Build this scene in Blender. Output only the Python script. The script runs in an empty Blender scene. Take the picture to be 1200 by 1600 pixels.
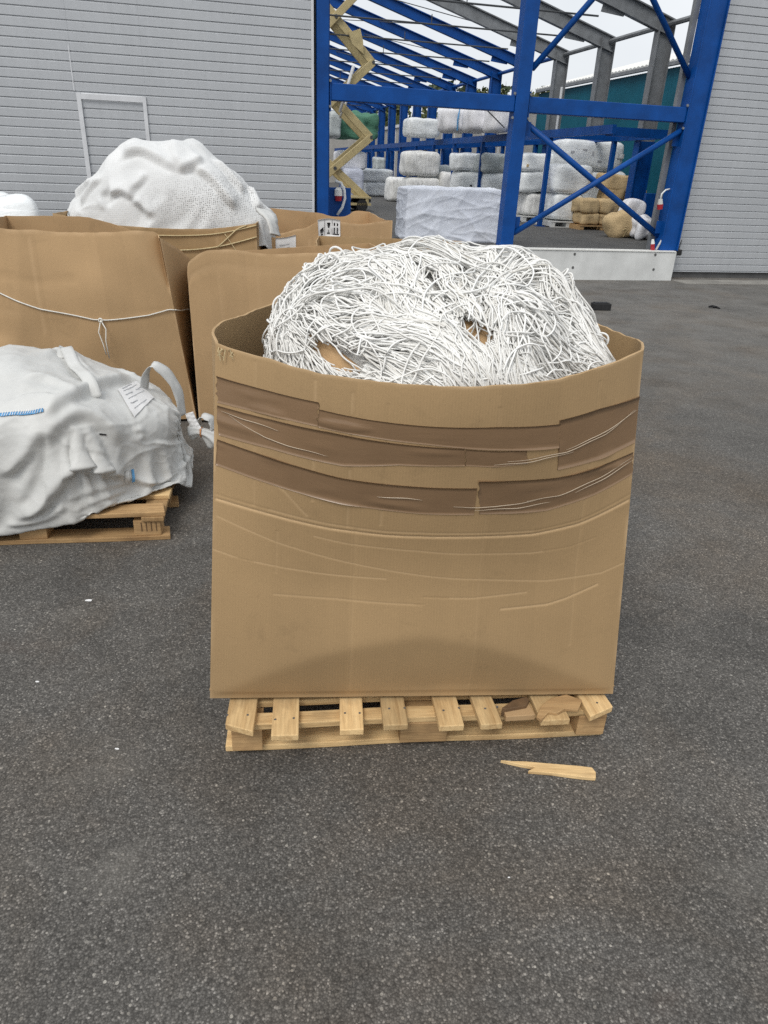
import bpy, bmesh, math, random
import numpy as np
from mathutils import Vector, Matrix, noise as mnoise

SC = bpy.context.scene
COL = SC.collection
R = math.radians
rng = np.random.default_rng(7)
random.seed(7)

# ------------------------------------------------------------------ camera
H = 1.6
FPX, PITCH, ROLL = 1095.0, 0.45663348, 0.04351137
PSI = 0.24424936                      # bearing of the building front
fw = Vector((0, math.cos(PITCH), -math.sin(PITCH)))
r0 = Vector((1, 0, 0)); u0 = r0.cross(fw)
rt = r0*math.cos(ROLL) + u0*math.sin(ROLL)
up = -r0*math.sin(ROLL) + u0*math.cos(ROLL)
cam_d = bpy.data.cameras.new('camera')
cam = bpy.data.objects.new('camera', cam_d); COL.objects.link(cam)
M3 = Matrix((rt, up, -fw)).transposed()
cam.matrix_world = Matrix.Translation((0, 0, H)) @ M3.to_4x4()
cam_d.sensor_fit = 'VERTICAL'; cam_d.sensor_height = 36.0
cam_d.lens = FPX/1600*36.0
cam_d.clip_start = 0.05; cam_d.clip_end = 1500
SC.camera = cam

def ray(x, y):
    return (fw*FPX + rt*(x-600) + up*(800-y))
def at(x, y, z=0.0):                  # point of a photo pixel at height z
    d = ray(x, y); t = (z-H)/d.z
    return Vector((d.x*t, d.y*t, z))
# building frame: s along the front (to the right), n into the yard hall, z up
A0 = at(1040, 438)
DS = Vector((math.cos(PSI), math.sin(PSI), 0)); DN = Vector((-math.sin(PSI), math.cos(PSI), 0))
def F(s, n, z): return A0 + DS*s + DN*n + Vector((0, 0, z))
def fac(x, y, n):                     # (s, z) of a pixel on the plane n
    d = ray(x, y); t = (A0.dot(DN)+n - 0)/d.dot(DN); p = d*t + Vector((0, 0, H))
    return (p-A0).dot(DS), p.z
def grd(x, y, z):
    p = at(x, y, z)-A0
    return p.dot(DS), p.dot(DN)
FLOOR = 0.47                          # the hall floor is a raised dock

# ------------------------------------------------------------------ noise
class SN:                             # cheap smooth 3-D noise, vectorised
    def __init__(s, seed, k=24):
        g = np.random.default_rng(seed)
        d = g.normal(size=(k, 3)); d /= np.linalg.norm(d, axis=1)[:, None]
        s.d = d*g.uniform(.55, 1.6, size=(k, 1)); s.p = g.uniform(0, 6.283, k); s.k = k
    def __call__(s, P, f=1.0):
        P = np.asarray(P, float)
        return np.sin(P @ (s.d.T*f*6.283) + s.p).sum(-1)/math.sqrt(s.k/2)/1.6
N1, N2, N3, N4, N5 = (SN(i) for i in (11, 22, 33, 44, 55))

# ------------------------------------------------------------------ materials
MATS = {}
class G:                              # tiny node-graph helper
    def __init__(s, name):
        m = bpy.data.materials.new(name); m.use_nodes = True
        s.m = m; s.t = m.node_tree; s.n = s.t.nodes; s.l = s.t.links
        s.b = s.n['Principled BSDF']; MATS[name] = m
        s.tc = s.n.new('ShaderNodeTexCoord')
    def add(s, typ, **kw):
        n = s.n.new(typ)
        for k, v in kw.items():
            if k.startswith('_'): setattr(n, k[1:], v)
            else: n.inputs[k].default_value = v
        return n
    def link(s, a, b): s.l.new(a, b)
    def coord(s, kind='Object', scale=(1, 1, 1)):
        mp = s.add('ShaderNodeMapping'); mp.inputs['Scale'].default_value = scale
        s.link(s.tc.outputs[kind], mp.inputs['Vector']); return mp.outputs[0]
    def noise(s, vec, scale, detail=4, rough=.55, dist=0):
        n = s.add('ShaderNodeTexNoise', Scale=scale, Detail=detail, Roughness=rough, Distortion=dist)
        s.link(vec, n.inputs['Vector']); return n.outputs['Fac']
    def voro(s, vec, scale, out='Distance', feature='F1'):
        n = s.add('ShaderNodeTexVoronoi', Scale=scale, _feature=feature)
        s.link(vec, n.inputs['Vector']); return n.outputs[out]
    def ramp(s, fac, stops, interp='LINEAR'):
        n = s.add('ShaderNodeValToRGB'); cr = n.color_ramp; cr.interpolation = interp
        while len(cr.elements) < len(stops): cr.elements.new(.5)
        for e, (p, c) in zip(cr.elements, stops):
            e.position = p; e.color = (c if hasattr(c, '__len__') else (c, c, c)) + ((1,) if not hasattr(c, '__len__') or len(c) == 3 else ()) if hasattr(c, '__len__') else (c, c, c, 1)
        s.link(fac, n.inputs['Fac']); return n.outputs['Color']
    def mix(s, fac, a, b, mode='MIX'):
        n = s.add('ShaderNodeMix', _data_type='RGBA', _blend_type=mode)
        for sock, v in ((n.inputs[0], fac), (n.inputs[6], a), (n.inputs[7], b)):
            if hasattr(v, 'is_linked') or hasattr(v, 'links'): s.link(v, sock)
            elif hasattr(v, '__len__'): sock.default_value = tuple(v)+(1,)*(4-len(v))
            else: sock.default_value = v
        return n.outputs[2]
    def math(s, op, a, b=0.0):
        n = s.add('ShaderNodeMath', _operation=op)
        for sock, v in ((n.inputs[0], a), (n.inputs[1], b)):
            if hasattr(v, 'links'): s.link(v, sock)
            else: sock.default_value = v
        return n.outputs[0]
    def attr(s, name, out='Fac'):
        n = s.add('ShaderNodeAttribute', _attribute_name=name); return n.outputs[out]
    def col(s, v):
        if hasattr(v, 'links'): s.link(v, s.b.inputs['Base Color'])
        else: s.b.inputs['Base Color'].default_value = tuple(v)+(1,)
    def rough(s, v):
        if hasattr(v, 'links'): s.link(v, s.b.inputs['Roughness'])
        else: s.b.inputs['Roughness'].default_value = v
    def bump(s, h, strength=.3, dist=.01):
        n = s.add('ShaderNodeBump', Strength=strength, Distance=dist)
        s.link(h, n.inputs['Height'])
        s.link(n.outputs[0], s.b.inputs['Normal'])
        return n

def simple(name, c, rough=.6, var=.12, scale=6, metal=0, spec=.5, bump=0, bscale=40, bdist=.004):
    g = G(name); v = g.coord()
    f = g.noise(v, scale, 5)
    lo = tuple(x*(1-var) for x in c); hi = tuple(min(1, x*(1+var)) for x in c)
    g.col(g.ramp(f, [(.3, lo), (.7, hi)])); g.rough(rough)
    g.b.inputs['Metallic'].default_value = metal
    g.b.inputs['Specular IOR Level'].default_value = spec
    if bump: g.bump(g.noise(v, bscale, 4), bump, bdist)
    return g

# asphalt: dark binder, exposed light aggregate, worn patches, a rusty smear
g = G('asphalt'); v = g.coord('Object')
big = g.noise(v, .35, 5, .6); mid = g.noise(v, 3.0, 6, .65)
fine = g.noise(v, 60, 4, .7)
base = g.ramp(g.math('ADD', g.math('MULTIPLY', big, .55), g.math('MULTIPLY', mid, .45)), [(.34, (.106, .101, .093)), (.50, (.138, .131, .121)), (.66, (.180, .171, .158))])
vc = g.add('ShaderNodeTexVoronoi', Scale=195); g.link(v, vc.inputs['Vector'])
sep = g.add('ShaderNodeSeparateColor'); g.link(vc.outputs['Color'], sep.inputs[0])
cell = g.ramp(sep.outputs[0], [(0, .58), (.45, .85), (.8, 1.10), (.94, 1.45), (1, 2.2)])
gap = g.ramp(vc.outputs['Distance'], [(.30, 1.0), (.62, .62)])
def scale(c, f):
    n = g.add('ShaderNodeMix', _data_type='RGBA', _blend_type='MULTIPLY'); n.inputs[0].default_value = 1.0
    g.link(c, n.inputs[6]); g.link(f, n.inputs[7]); return n.outputs[2]
c1 = scale(scale(base, cell), gap)
c1 = scale(c1, g.ramp(fine, [(.25, .72), (.75, 1.3)]))
vc2 = g.add('ShaderNodeTexVoronoi', Scale=70); g.link(v, vc2.inputs['Vector'])
sep2 = g.add('ShaderNodeSeparateColor'); g.link(vc2.outputs['Color'], sep2.inputs[0])
st2 = g.math('MULTIPLY', g.math('MULTIPLY', g.math('GREATER_THAN', sep2.outputs[0], .80), g.math('LESS_THAN', vc2.outputs['Distance'], .27)), g.ramp(mid, [(.35, .3), (.6, 1.0)]))
c1 = g.mix(st2, c1, g.ramp(sep2.outputs[1], [(0, (.14, .13, .115)), (.75, (.25, .235, .21)), (1, (.42, .40, .36))]))
blot = g.ramp(g.noise(v, 1.3, 6, .7, .8), [(.52, 1.0), (.68, .76)])
c1 = scale(c1, blot)
tint = g.ramp(g.noise(v, .8, 5, .65, .5), [(.45, (1, 1, 1)), (.70, (1.10, .96, .82))])
c1 = scale(c1, tint)
dust = g.ramp(g.noise(g.coord('Object', (1, 2.4, 1)), 1.1, 6, .7, 1.0), [(.56, 0.0), (.74, .30)])
c1 = g.mix(dust, c1, (.20, .19, .17))
rust = g.attr('rust')
c1 = g.mix(g.math('MULTIPLY', rust, g.ramp(g.noise(v, 9, 4), [(.4, 0.0), (.75, .5)])), c1, (.13, .062, .035))
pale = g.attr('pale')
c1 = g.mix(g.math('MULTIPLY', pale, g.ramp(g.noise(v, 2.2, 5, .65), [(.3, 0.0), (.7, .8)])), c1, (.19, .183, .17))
g.col(c1)
g.rough(g.ramp(fine, [(.3, .95), (.7, .75)]))
g.b.inputs['Specular IOR Level'].default_value = .35
g.bump(g.math('ADD', fine, g.math('MULTIPLY', vc.outputs['Distance'], -.7)), .55, .005)

# corrugated cardboard
def cardboard(name, c, bright=1.0, seed=0.0):
    g = G(name); v = g.coord('Object')
    mp = g.add('ShaderNodeMapping'); mp.inputs['Location'].default_value = (seed, seed*2, 0)
    g.link(v, mp.inputs['Vector']); v = mp.outputs[0]
    c = tuple(x*bright for x in c)
    f = g.noise(v, 2.6, 6, .6)
    base = g.ramp(f, [(.3, tuple(x*.90 for x in c)), (.7, tuple(x*1.09 for x in c))])
    fib = g.noise(v, 180, 3, .7)
    base = g.mix(.22, base, g.ramp(fib, [(.3, tuple(x*.72 for x in c)), (.7, tuple(x*1.25 for x in c))]))
    uv = g.add('ShaderNodeMapping'); uv.inputs['Scale'].default_value = (1, 0, 0)
    g.link(g.tc.outputs['UV'], uv.inputs['Vector'])
    flute = g.add('ShaderNodeTexWave', Scale=38.0, Distortion=.0); g.link(uv.outputs[0], flute.inputs['Vector'])
    st = g.noise(uv.outputs[0], 16, 3, .6)
    base = g.mix(.13, base, g.ramp(st, [(.3, tuple(x*.78 for x in c)), (.7, tuple(x*1.16 for x in c))]))
    wv = g.add('ShaderNodeTexVoronoi', Scale=5.0, _voronoi_dimensions='1D'); sx = g.add('ShaderNodeSeparateXYZ'); g.link(uv.outputs[0], sx.inputs[0]); g.link(sx.outputs[0], wv.inputs['W'])
    sc_ = g.add('ShaderNodeSeparateColor'); g.link(wv.outputs['Color'], sc_.inputs[0])
    base = g.mix(.15, base, g.ramp(sc_.outputs[0], [(0, tuple(x*.72 for x in c)), (1, tuple(x*1.22 for x in c))]))
    scf = g.ramp(g.noise(g.coord('Object', (3, 3, 22)), 3.0, 6, .75, .6), [(.66, 0.0), (.74, .4)])
    base = g.mix(scf, base, tuple(min(1, x*1.35) for x in c))
    smu = g.ramp(g.noise(v, 4.5, 6, .75, .8), [(.58, 0.0), (.74, .5)])
    base = g.mix(smu, base, tuple(x*.66 for x in c))
    base = g.mix(.04, base, g.ramp(flute.outputs['Fac'], [(0, tuple(x*.7 for x in c)), (1, tuple(x*1.2 for x in c))]))
    blot = g.ramp(g.noise(v, 1.1, 3, .5), [(.55, 0.0), (.75, .25)])
    base = g.mix(blot, base, tuple(x*.72 for x in c))
    base = g.mix(g.math('MULTIPLY', g.attr('wear'), .75), base, tuple(min(1, x*1.75) for x in (c[0], c[1]*1.06, c[2]*1.2)))
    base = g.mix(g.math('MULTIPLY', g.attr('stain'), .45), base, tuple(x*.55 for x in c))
    g.col(base); g.rough(.82); g.b.inputs['Specular IOR Level'].default_value = .3
    hh = g.math('ADD', g.math('MULTIPLY', flute.outputs['Fac'], .25), g.noise(v, 14, 5, .6))
    g.bump(hh, .22, .004)
    return g
cardboard('cardboard', (.385, .258, .132))
cardboard('cardboard_dark', (.43, .285, .150), seed=3)
cardboard('cardboard_pale', (.50, .33, .175), seed=5)

g = G('brown_tape'); v = g.coord()
g.col(g.ramp(g.noise(v, 9, 4), [(.3, (.215, .134, .074)), (.7, (.238, .149, .083))])); g.rough(g.ramp(g.noise(v, 6, 4), [(.35, .22), (.7, .42)]))
mp = g.coord('UV', (1, 9, 1)); g.bump(g.noise(mp, 7, 4, .55), .16, .004)
simple('film_glint', (.46, .37, .27), .15, .08, 30, bump=.5, bscale=25)  # opaque pale tone that paints the glints along film wrinkles

# pine: grain runs along the object's local X
def wood(name, c, dark, seed=0):
    g = G(name); v = g.coord('Object', (2.2, 30, 30)); v2 = g.coord('Object', (1, 1, 1))
    oi = g.add('ShaderNodeObjectInfo')
    off = g.add('ShaderNodeVectorMath', _operation='ADD'); g.link(v, off.inputs[0])
    sc = g.add('ShaderNodeVectorMath', _operation='SCALE'); sc.inputs[0].default_value = (17, 31, 23)
    g.link(oi.outputs['Random'], sc.inputs['Scale']); g.link(sc.outputs[0], off.inputs[1])
    f = g.noise(off.outputs[0], 1.4, 5, .6, .4)
    f2 = g.noise(off.outputs[0], 6, 3, .6)
    base = g.ramp(f, [(.32, dark), (.5, tuple((a+b)/2*1.05 for a, b in zip(c, dark))), (.7, c)])
    base = g.mix(.38, base, g.ramp(f2, [(.3, tuple(x*.5 for x in c)), (.7, tuple(x*1.15 for x in c))]))
    kn = g.voro(g.coord('Object', (5, 14, 14)), 1.0)
    base = g.mix(g.ramp(kn, [(.06, .8), (.14, 0.0)]), base, tuple(x*.35 for x in dark))
    tone = g.math('ADD', g.math('MULTIPLY', oi.outputs['Random'], .5), .74)
    n = g.add('ShaderNodeVectorMath', _operation='SCALE'); g.link(base, n.inputs[0]); g.link(tone, n.inputs['Scale'])
    dirt = g.ramp(g.noise(v2, 7, 5, .65), [(.52, 0.0), (.78, .5)])
    g.col(g.mix(dirt, n.outputs[0], (.16, .10, .055))); g.rough(.75); g.b.inputs['Specular IOR Level'].default_value = .3
    g.bump(f2, .3, .003)
    return g
wood('pine', (.72, .52, .27), (.40, .235, .095))
wood('aged_pine', (.52, .34, .165), (.27, .15, .065))
simple('wood_dark', (.13, .075, .035), .8, .3, 20, bump=.5)

g = G('rope'); f = g.attr('tone'); v = g.coord()
g.col(g.ramp(f, [(0, (.60, .58, .53)), (.35, (.74, .73, .70)), (1, (.84, .84, .82))])); g.rough(.9)
g.b.inputs['Specular IOR Level'].default_value = .3
simple('net_core', (.68, .67, .64), .9, .3, 30, bump=.8, bscale=60, bdist=.02)

def woven(name, c, weave=260, bump=.14):
    g = G(name); v = g.coord('Object')
    f = g.noise(v, 5, 6, .6)
    base = g.ramp(f, [(.3, tuple(x*.88 for x in c)), (.7, tuple(min(1, x*1.05) for x in c))])
    dirt = g.ramp(g.noise(v, 2.4, 6, .7), [(.56, 0.0), (.8, .42)])
    base = g.mix(dirt, base, (.36, .33, .29))
    g.col(base); g.rough(.5); g.b.inputs['Specular IOR Level'].default_value = .4
    wa = g.add('ShaderNodeTexWave', Scale=130.0, _bands_direction='X'); g.link(v, wa.inputs['Vector'])
    wb = g.add('ShaderNodeTexWave', Scale=130.0, _bands_direction='Z'); g.link(v, wb.inputs['Vector'])
    wv_ = g.math('MULTIPLY', g.math('ADD', wa.outputs['Fac'], wb.outputs['Fac']), .02)
    dn = g.add('ShaderNodeTexNoise', Scale=5.0, Detail=3); g.link(v, dn.inputs['Vector'])
    dv = g.add('ShaderNodeMix', _data_type='VECTOR'); dv.inputs[0].default_value = .10; g.link(v, dv.inputs[4]); g.link(dn.outputs['Color'], dv.inputs[5])
    cr1 = g.voro(dv.outputs[1], 9); cr2 = g.voro(dv.outputs[1], 22)
    wv_ = g.math('ADD', wv_, g.math('ADD', g.math('MULTIPLY', cr1, 1.6), g.math('MULTIPLY', cr2, .7)))
    g.bump(g.math('ADD', wv_, g.math('MULTIPLY', g.noise(v, 20, 4, .5), .8)), bump*1.5, .009)
    return g
woven('woven_white', (.585, .59, .575))
woven('sheet_white', (.72, .755, .83), bump=.3)
# fine knotted netting: darker diamond holes over a pale cloth
g = G('netting'); v = g.coord('Object')
uvm = g.add('ShaderNodeMapping'); uvm.inputs['Scale'].default_value = (1, 1, 1)
g.link(g.tc.outputs['UV'], uvm.inputs['Vector'])
vor = g.add('ShaderNodeTexVoronoi', Scale=62, Randomness=.35); g.link(uvm.outputs[0], vor.inputs['Vector'])
hole = g.ramp(vor.outputs['Distance'], [(.20, 1.0), (.42, 0.0)])
mask = g.math('MULTIPLY', hole, g.attr('holes'))
g.col(g.mix(mask, g.ramp(g.noise(v, 4, 5), [(.3, (.62, .63, .63)), (.7, (.72, .73, .73))]), (.25, .25, .245)))
g.rough(.8); g.bump(g.math('ADD', vor.outputs['Distance'], g.noise(v, 14, 3)), .12, .012)

g = G('siding'); v = g.coord('Object')
f = g.noise(v, 1.3, 6, .6); s = g.noise(g.coord('Object', (1, 1, 9)), 14, 4, .6)
st = g.noise(g.coord('Object', (7, 7, .6)), 2.0, 4, .6)
base = g.ramp(f, [(.3, (.425, .445, .468)), (.7, (.485, .505, .528))])
base = g.mix(.22, base, g.ramp(s, [(.3, (.36, .37, .39)), (.7, (.60, .61, .63))]))
base = g.mix(.12, base, g.ramp(st, [(.3, (.34, .345, .345)), (.7, (.60, .61, .63))]))
drt = g.ramp(g.noise(g.coord('Object', (5, 5, .35)), 3.0, 6, .7), [(.60, 0.0), (.78, .16)])
base = g.mix(drt, base, (.27, .27, .26))
g.col(base); g.rough(.42); g.b.inputs['Metallic'].default_value = .25
g.bump(g.noise(g.coord('Object', (1, 1, 6)), 30, 3), .12, .004)
simple('trim_grey', (.62, .63, .65), .4, .1, 5, metal=.2)
simple('gap_dark', (.02, .022, .026), .8)
g = simple('blue_paint', (.001, .055, .245), .5, spec=.25, var=.22, scale=3.0, bump=.12, bscale=30)
simple('galvanised', (.21, .22, .23), .5, .2, 5, metal=.35, bump=.05)
simple('lift_beige', (.47, .385, .20), .5, .14, 6)
simple('red_paint', (.32, .055, .03), .5, .2, 6)
simple('rod_dark', (.06, .065, .07), .5)
simple('rod_white', (.62, .63, .64), .4)
simple('plinth_white', (.60, .61, .60), .75, .12, 3, bump=.25, bscale=25)
simple('dock_dark', (.085, .083, .08), .85, .2, 2, bump=.3)
simple('strip_concrete', (.23, .22, .20), .9, .25, 3, bump=.3)
simple('base_dark', (.09, .09, .09), .85, .2, 4)
g = simple('teal_sheet', (.004, .088, .135), .5, .15, 1.5, spec=.3)
simple('roof_white', (.74, .74, .71), .5, .06, .6)
simple('grey_cladding', (.34, .33, .31), .7, .12, 3)
simple('hill_green', (.06, .085, .03), .9, .4, .08)
simple('leaf_olive', (.085, .095, .03), .8, .5, .25)
simple('leaf_dark', (.035, .055, .02), .8, .5, .25)
simple('black_rubber', (.012, .012, .013), .6, .3, 20)
simple('print_black', (.02, .02, .022), .6)
simple('print_blue', (.10, .30, .55), .7, .2, 50)
simple('paper_white', (.80, .80, .80), .7, .03, 9)
simple('faded_label', (.70, .70, .70), .6, .05, 30)
simple('faded_print', (.40, .41, .43), .7, .3, 80)
simple('print_grey', (.45, .46, .48), .7)
simple('string_white', (.70, .68, .62), .7, .1, 60)
simple('twine_tan', (.52, .42, .24), .8, .2, 60)
simple('tag_orange', (.50, .22, .08), .7)
simple('cable_white', (.68, .70, .70), .45, .05)
simple('plug_red', (.35, .02, .03), .4, .1)
simple('box_grey', (.52, .52, .49), .5, .05)
def bale_mat(name, c, stripes=0, gloss=.35, bump=.6, vert=False):
    g = G(name); v = g.coord('Object')
    sc = (9, 9, 1.2) if vert else (1.2, 1.2, 9)
    f = g.noise(g.coord('Object', sc), 2.0, 5, .65, .6)
    base = g.ramp(f, [(.28, tuple(x*(1-.45*stripes) for x in c)), (.55, c), (.8, tuple(min(1, x*1.12) for x in c))])
    blot = g.ramp(g.noise(v, 3.5, 4), [(.55, 0.0), (.75, .35)])
    g.col(g.mix(blot, base, tuple(x*.72 for x in c))); g.rough(gloss)
    g.bump(g.math('ADD', f, g.noise(v, 7, 3, .5)), bump*.4, .04)
bale_mat('wrap_white', (.84, .87, .88), .30, .25, .7)
bale_mat('coil_white', (.84, .84, .82), .75, .7, .8, True)
bale_mat('bag_white', (.84, .84, .87), .35, .6, .5, True)
bale_mat('wrap_grey', (.48, .52, .52), .5)
bale_mat('net_green', (.07, .20, .13), .8, .8, 1.0)
bale_mat('net_mint', (.26, .50, .42), .6, .8, .8)
bale_mat('twine_bale', (.58, .43, .235), .35, .85, .6)
bale_mat('cloth_blue_white', (.55, .58, .68), .7, .7, .8)
def M(n): return MATS[n]

# ------------------------------------------------------------------ objects
def tag(o, label=None, cat=None, group=None, kind=None):
    if label: o['label'] = label
    if cat: o['category'] = cat
    if group: o['group'] = group
    if kind: o['kind'] = kind
    return o
def empty(name, loc, rz=0.0, rot=None):
    o = bpy.data.objects.new(name, None); COL.objects.link(o)
    o.location = loc; o.rotation_euler = rot if rot else (0, 0, rz); o.empty_display_size = .1
    return o
bpy.context.view_layer.update()
WORLD = {}
def wm(o):
    m = Matrix.Translation(o.location) @ o.rotation_euler.to_matrix().to_4x4()
    return wm(o.parent) @ m if o.parent else m
def mesh_obj(name, V, Fc, mats, parent=None, smooth=False, uv=None, attrs=None, fm=None, origin=None, world=False, bevel=0, sharp=None):
    """link ONE mesh; with world=True the vertices are world points and get moved into the parent's frame"""
    V = np.asarray(V, float)
    o = bpy.data.objects.new(name, None) if False else None
    me = bpy.data.meshes.new(name)
    if world:
        if parent is not None:
            mi = np.array(wm(parent).inverted()); V = V @ mi[:3, :3].T + mi[:3, 3]
    loc = Vector((0, 0, 0))
    if origin is None and parent is None:
        lo, hi = V.min(0), V.max(0); origin = ((lo[0]+hi[0])/2, (lo[1]+hi[1])/2, lo[2])
    if origin is not None:
        loc = Vector(origin); V = V - np.array(loc)
    me.from_pydata(V.tolist(), [], Fc); 
    for m in (mats if isinstance(mats, (list, tuple)) else [mats]): me.materials.append(M(m))
    if fm is not None: me.polygons.foreach_set('material_index', fm)
    if smooth: me.polygons.foreach_set('use_smooth', [True]*len(me.polygons))
    if uv is not None:
        ul = me.uv_layers.new(name='UVMap'); li = np.empty(len(me.loops), int); me.loops.foreach_get('vertex_index', li)
        ul.data.foreach_set('uv', np.asarray(uv, float)[li].ravel())
    for k, a in (attrs or {}).items():
        at_ = me.attributes.new(k, 'FLOAT', 'POINT'); at_.data.foreach_set('value', np.asarray(a, float))
    me.validate(); me.update()
    if sharp: me.set_sharp_from_angle(angle=R(sharp))
    ob = bpy.data.objects.new(name, me); COL.objects.link(ob); ob.location = loc
    if parent: ob.parent = parent
    if bevel:
        b = ob.modifiers.new('bevel', 'BEVEL'); b.width = bevel; b.segments = 2; b.limit_method = 'ANGLE'; b.angle_limit = R(40)
    return ob

class MB:                             # collects shapes for ONE mesh
    def __init__(s): s.V = []; s.F = []; s.m = []
    def raw(s, V, Fc, mi=0):
        k = len(s.V); s.V += [tuple(p) for p in V]; s.F += [tuple(i+k for i in f) for f in Fc]; s.m += [mi]*len(Fc); return s
    def box(s, c, size, ax=None, mi=0):
        ax = ax or (Vector((1, 0, 0)), Vector((0, 1, 0)), Vector((0, 0, 1)))
        c = Vector(c); h = [x/2 for x in size]
        V = [c + ax[0]*(i*h[0]) + ax[1]*(j*h[1]) + ax[2]*(k*h[2]) for i in (-1, 1) for j in (-1, 1) for k in (-1, 1)]
        return s.raw(V, [(0, 1, 3, 2), (4, 6, 7, 5), (0, 4, 5, 1), (2, 3, 7, 6), (0, 2, 6, 4), (1, 5, 7, 3)], mi)
    def fbox(s, s0, s1, n0, n1, z0, z1, mi=0):   # box in the building frame
        return s.box(F((s0+s1)/2, (n0+n1)/2, (z0+z1)/2), (abs(s1-s0), abs(n1-n0), abs(z1-z0)), (DS, DN, Vector((0, 0, 1))), mi)
    def bar(s, p, q, w, h, side=None, mi=0):     # rectangular bar p->q, w across 'side', h across the third axis
        p, q = Vector(p), Vector(q); d = (q-p); L = d.length; d.normalize()
        side = Vector(side) if side else Vector((0, 0, 1)).cross(d)
        if side.length < 1e-4: side = Vector((1, 0, 0))
        side = (side - d*side.dot(d)).normalized(); t = d.cross(side)
        return s.box((p+q)/2, (L, w, h), (d, side, t), mi)
    def tube(s, pts, r, seg=8, mi=0, cap=True):
        pts = [Vector(p) for p in pts]; k = len(s.V); ref = None
        rr = r if hasattr(r, '__len__') else [r]*len(pts)
        for i, p in enumerate(pts):
            d = (pts[min(i+1, len(pts)-1)] - pts[max(i-1, 0)]).normalized()
            if ref is None:
                ref = d.orthogonal().normalized()
            ref = (ref - d*ref.dot(d)).normalized(); b = d.cross(ref)
            for j in range(seg):
                a = 2*math.pi*j/seg; s.V.append(tuple(p + (ref*math.cos(a)+b*math.sin(a))*rr[i]))
        for i in range(len(pts)-1):
            for j in range(seg):
                s.F.append((k+i*seg+j, k+i*seg+(j+1) % seg, k+(i+1)*seg+(j+1) % seg, k+(i+1)*seg+j)); s.m.append(mi)
        if cap:
            s.F.append(tuple(k+j for j in reversed(range(seg)))); s.m.append(mi)
            e = k+(len(pts)-1)*seg; s.F.append(tuple(e+j for j in range(seg))); s.m.append(mi)
        return s
    def prism(s, poly, vec, mi=0):
        poly = [Vector(p) for p in poly]; vec = Vector(vec); n = len(poly)
        V = poly + [p+vec for p in poly]
        Fc = [tuple(range(n)), tuple(reversed(range(n, 2*n)))] + [(i, n+i, n+(i+1) % n, (i+1) % n) for i in range(n)]
        return s.raw(V, Fc, mi)
    def build(s, name, mats, parent=None, smooth=False, world=True, bevel=0, origin=None):
        o = mesh_obj(name, s.V, s.F, mats, parent, smooth, fm=s.m, world=world, bevel=bevel, origin=origin)
        return o
def fix_normals(o):
    bm = bmesh.new(); bm.from_mesh(o.data); bmesh.ops.recalc_face_normals(bm, faces=bm.faces); bm.to_mesh(o.data); bm.free()
def grid_faces(nu, nv, wrap=False, k=0):
    Fc = []
    for i in range(nu if wrap else nu-1):
        for j in range(nv-1):
            a = k+i*nv+j; b = k+((i+1) % nu)*nv+j
            Fc.append((a, b, b+1, a+1))
    return Fc
def sstep(a, b, x):
    t = np.clip((x-a)/(b-a), 0, 1); return t*t*(3-2*t)
# ================================================================== SETTING
# asphalt yard: one sheet, dense near the camera for its marks
xs = np.concatenate([np.linspace(-150, -6, 8)[:-1], np.linspace(-6, 6, 97), np.linspace(6, 150, 8)[1:]])
ys = np.concatenate([np.linspace(-60, -.5, 5)[:-1], np.linspace(-.5, 14, 117), np.linspace(14, 400, 8)[1:]])
X, Y = np.meshgrid(xs, ys, indexing='ij')
P = np.stack([X.ravel(), Y.ravel(), np.zeros(X.size)], 1)
rustv = np.zeros(len(P)); palev = np.zeros(len(P))
for (cx, cy, rx, ry) in ((.16, .83, .22, .03), (-.12, .78, .12, .025), (-.45, .80, .10, .03), (-1.35, 1.95, .25, .05), (.62, .92, .06, .05)):
    rustv = np.maximum(rustv, np.exp(-((P[:, 0]-cx)/rx)**2-((P[:, 1]-cy)/ry)**2))
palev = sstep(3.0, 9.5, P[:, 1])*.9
P[:, 2] = 0.004*N1(P*[1, 1, 0], .13)*sstep(.5, 3, P[:, 1])*0
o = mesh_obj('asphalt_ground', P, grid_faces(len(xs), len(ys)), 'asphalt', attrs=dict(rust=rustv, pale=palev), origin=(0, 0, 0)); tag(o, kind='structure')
# pale concrete strip in front of the shutters on the right
m = MB(); m.fbox(.12, 16, -.42, .05, -.05, .006); o = m.build('concrete_strip', 'strip_concrete'); tag(o, kind='structure')
# raised dock floor inside the hall
m = MB(); m.prism([F(a, b, -.1) for a, b in ((-22, .16), (.16, .16), (.16, .52), (6.5, .52), (6.5, 60), (-22, 60))], Vector((0, 0, FLOOR+.1))); o = m.build('dock_floor', 'dock_dark'); fix_normals(o); tag(o, kind='structure')
# white dock plinth
pl = empty('dock_plinth', F(-2.9, 0, 0), PSI); tag(pl, 'white painted concrete dock plinth with bolt holes under the blue frame', 'plinth')
m = MB(); m.fbox(-5.98, .09, -.03, .155, -.05, .475); m.build('plinth_wall', 'plinth_white', pl, bevel=.012)
m = MB(); m.fbox(-5.98, .06, -.045, .14, .475, .492); m.build('plinth_edge', 'roof_white', pl)
for (x, y) in ((822, 396), (898, 397), (895, 418), (1024, 398), (1021, 421)):
    s, z = fac(x, y, -.03); m = MB(); m.tube([F(s, -.025, z), F(s, -.036, z)], .022, 10); m.build('bolt', 'base_dark', pl)

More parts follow.
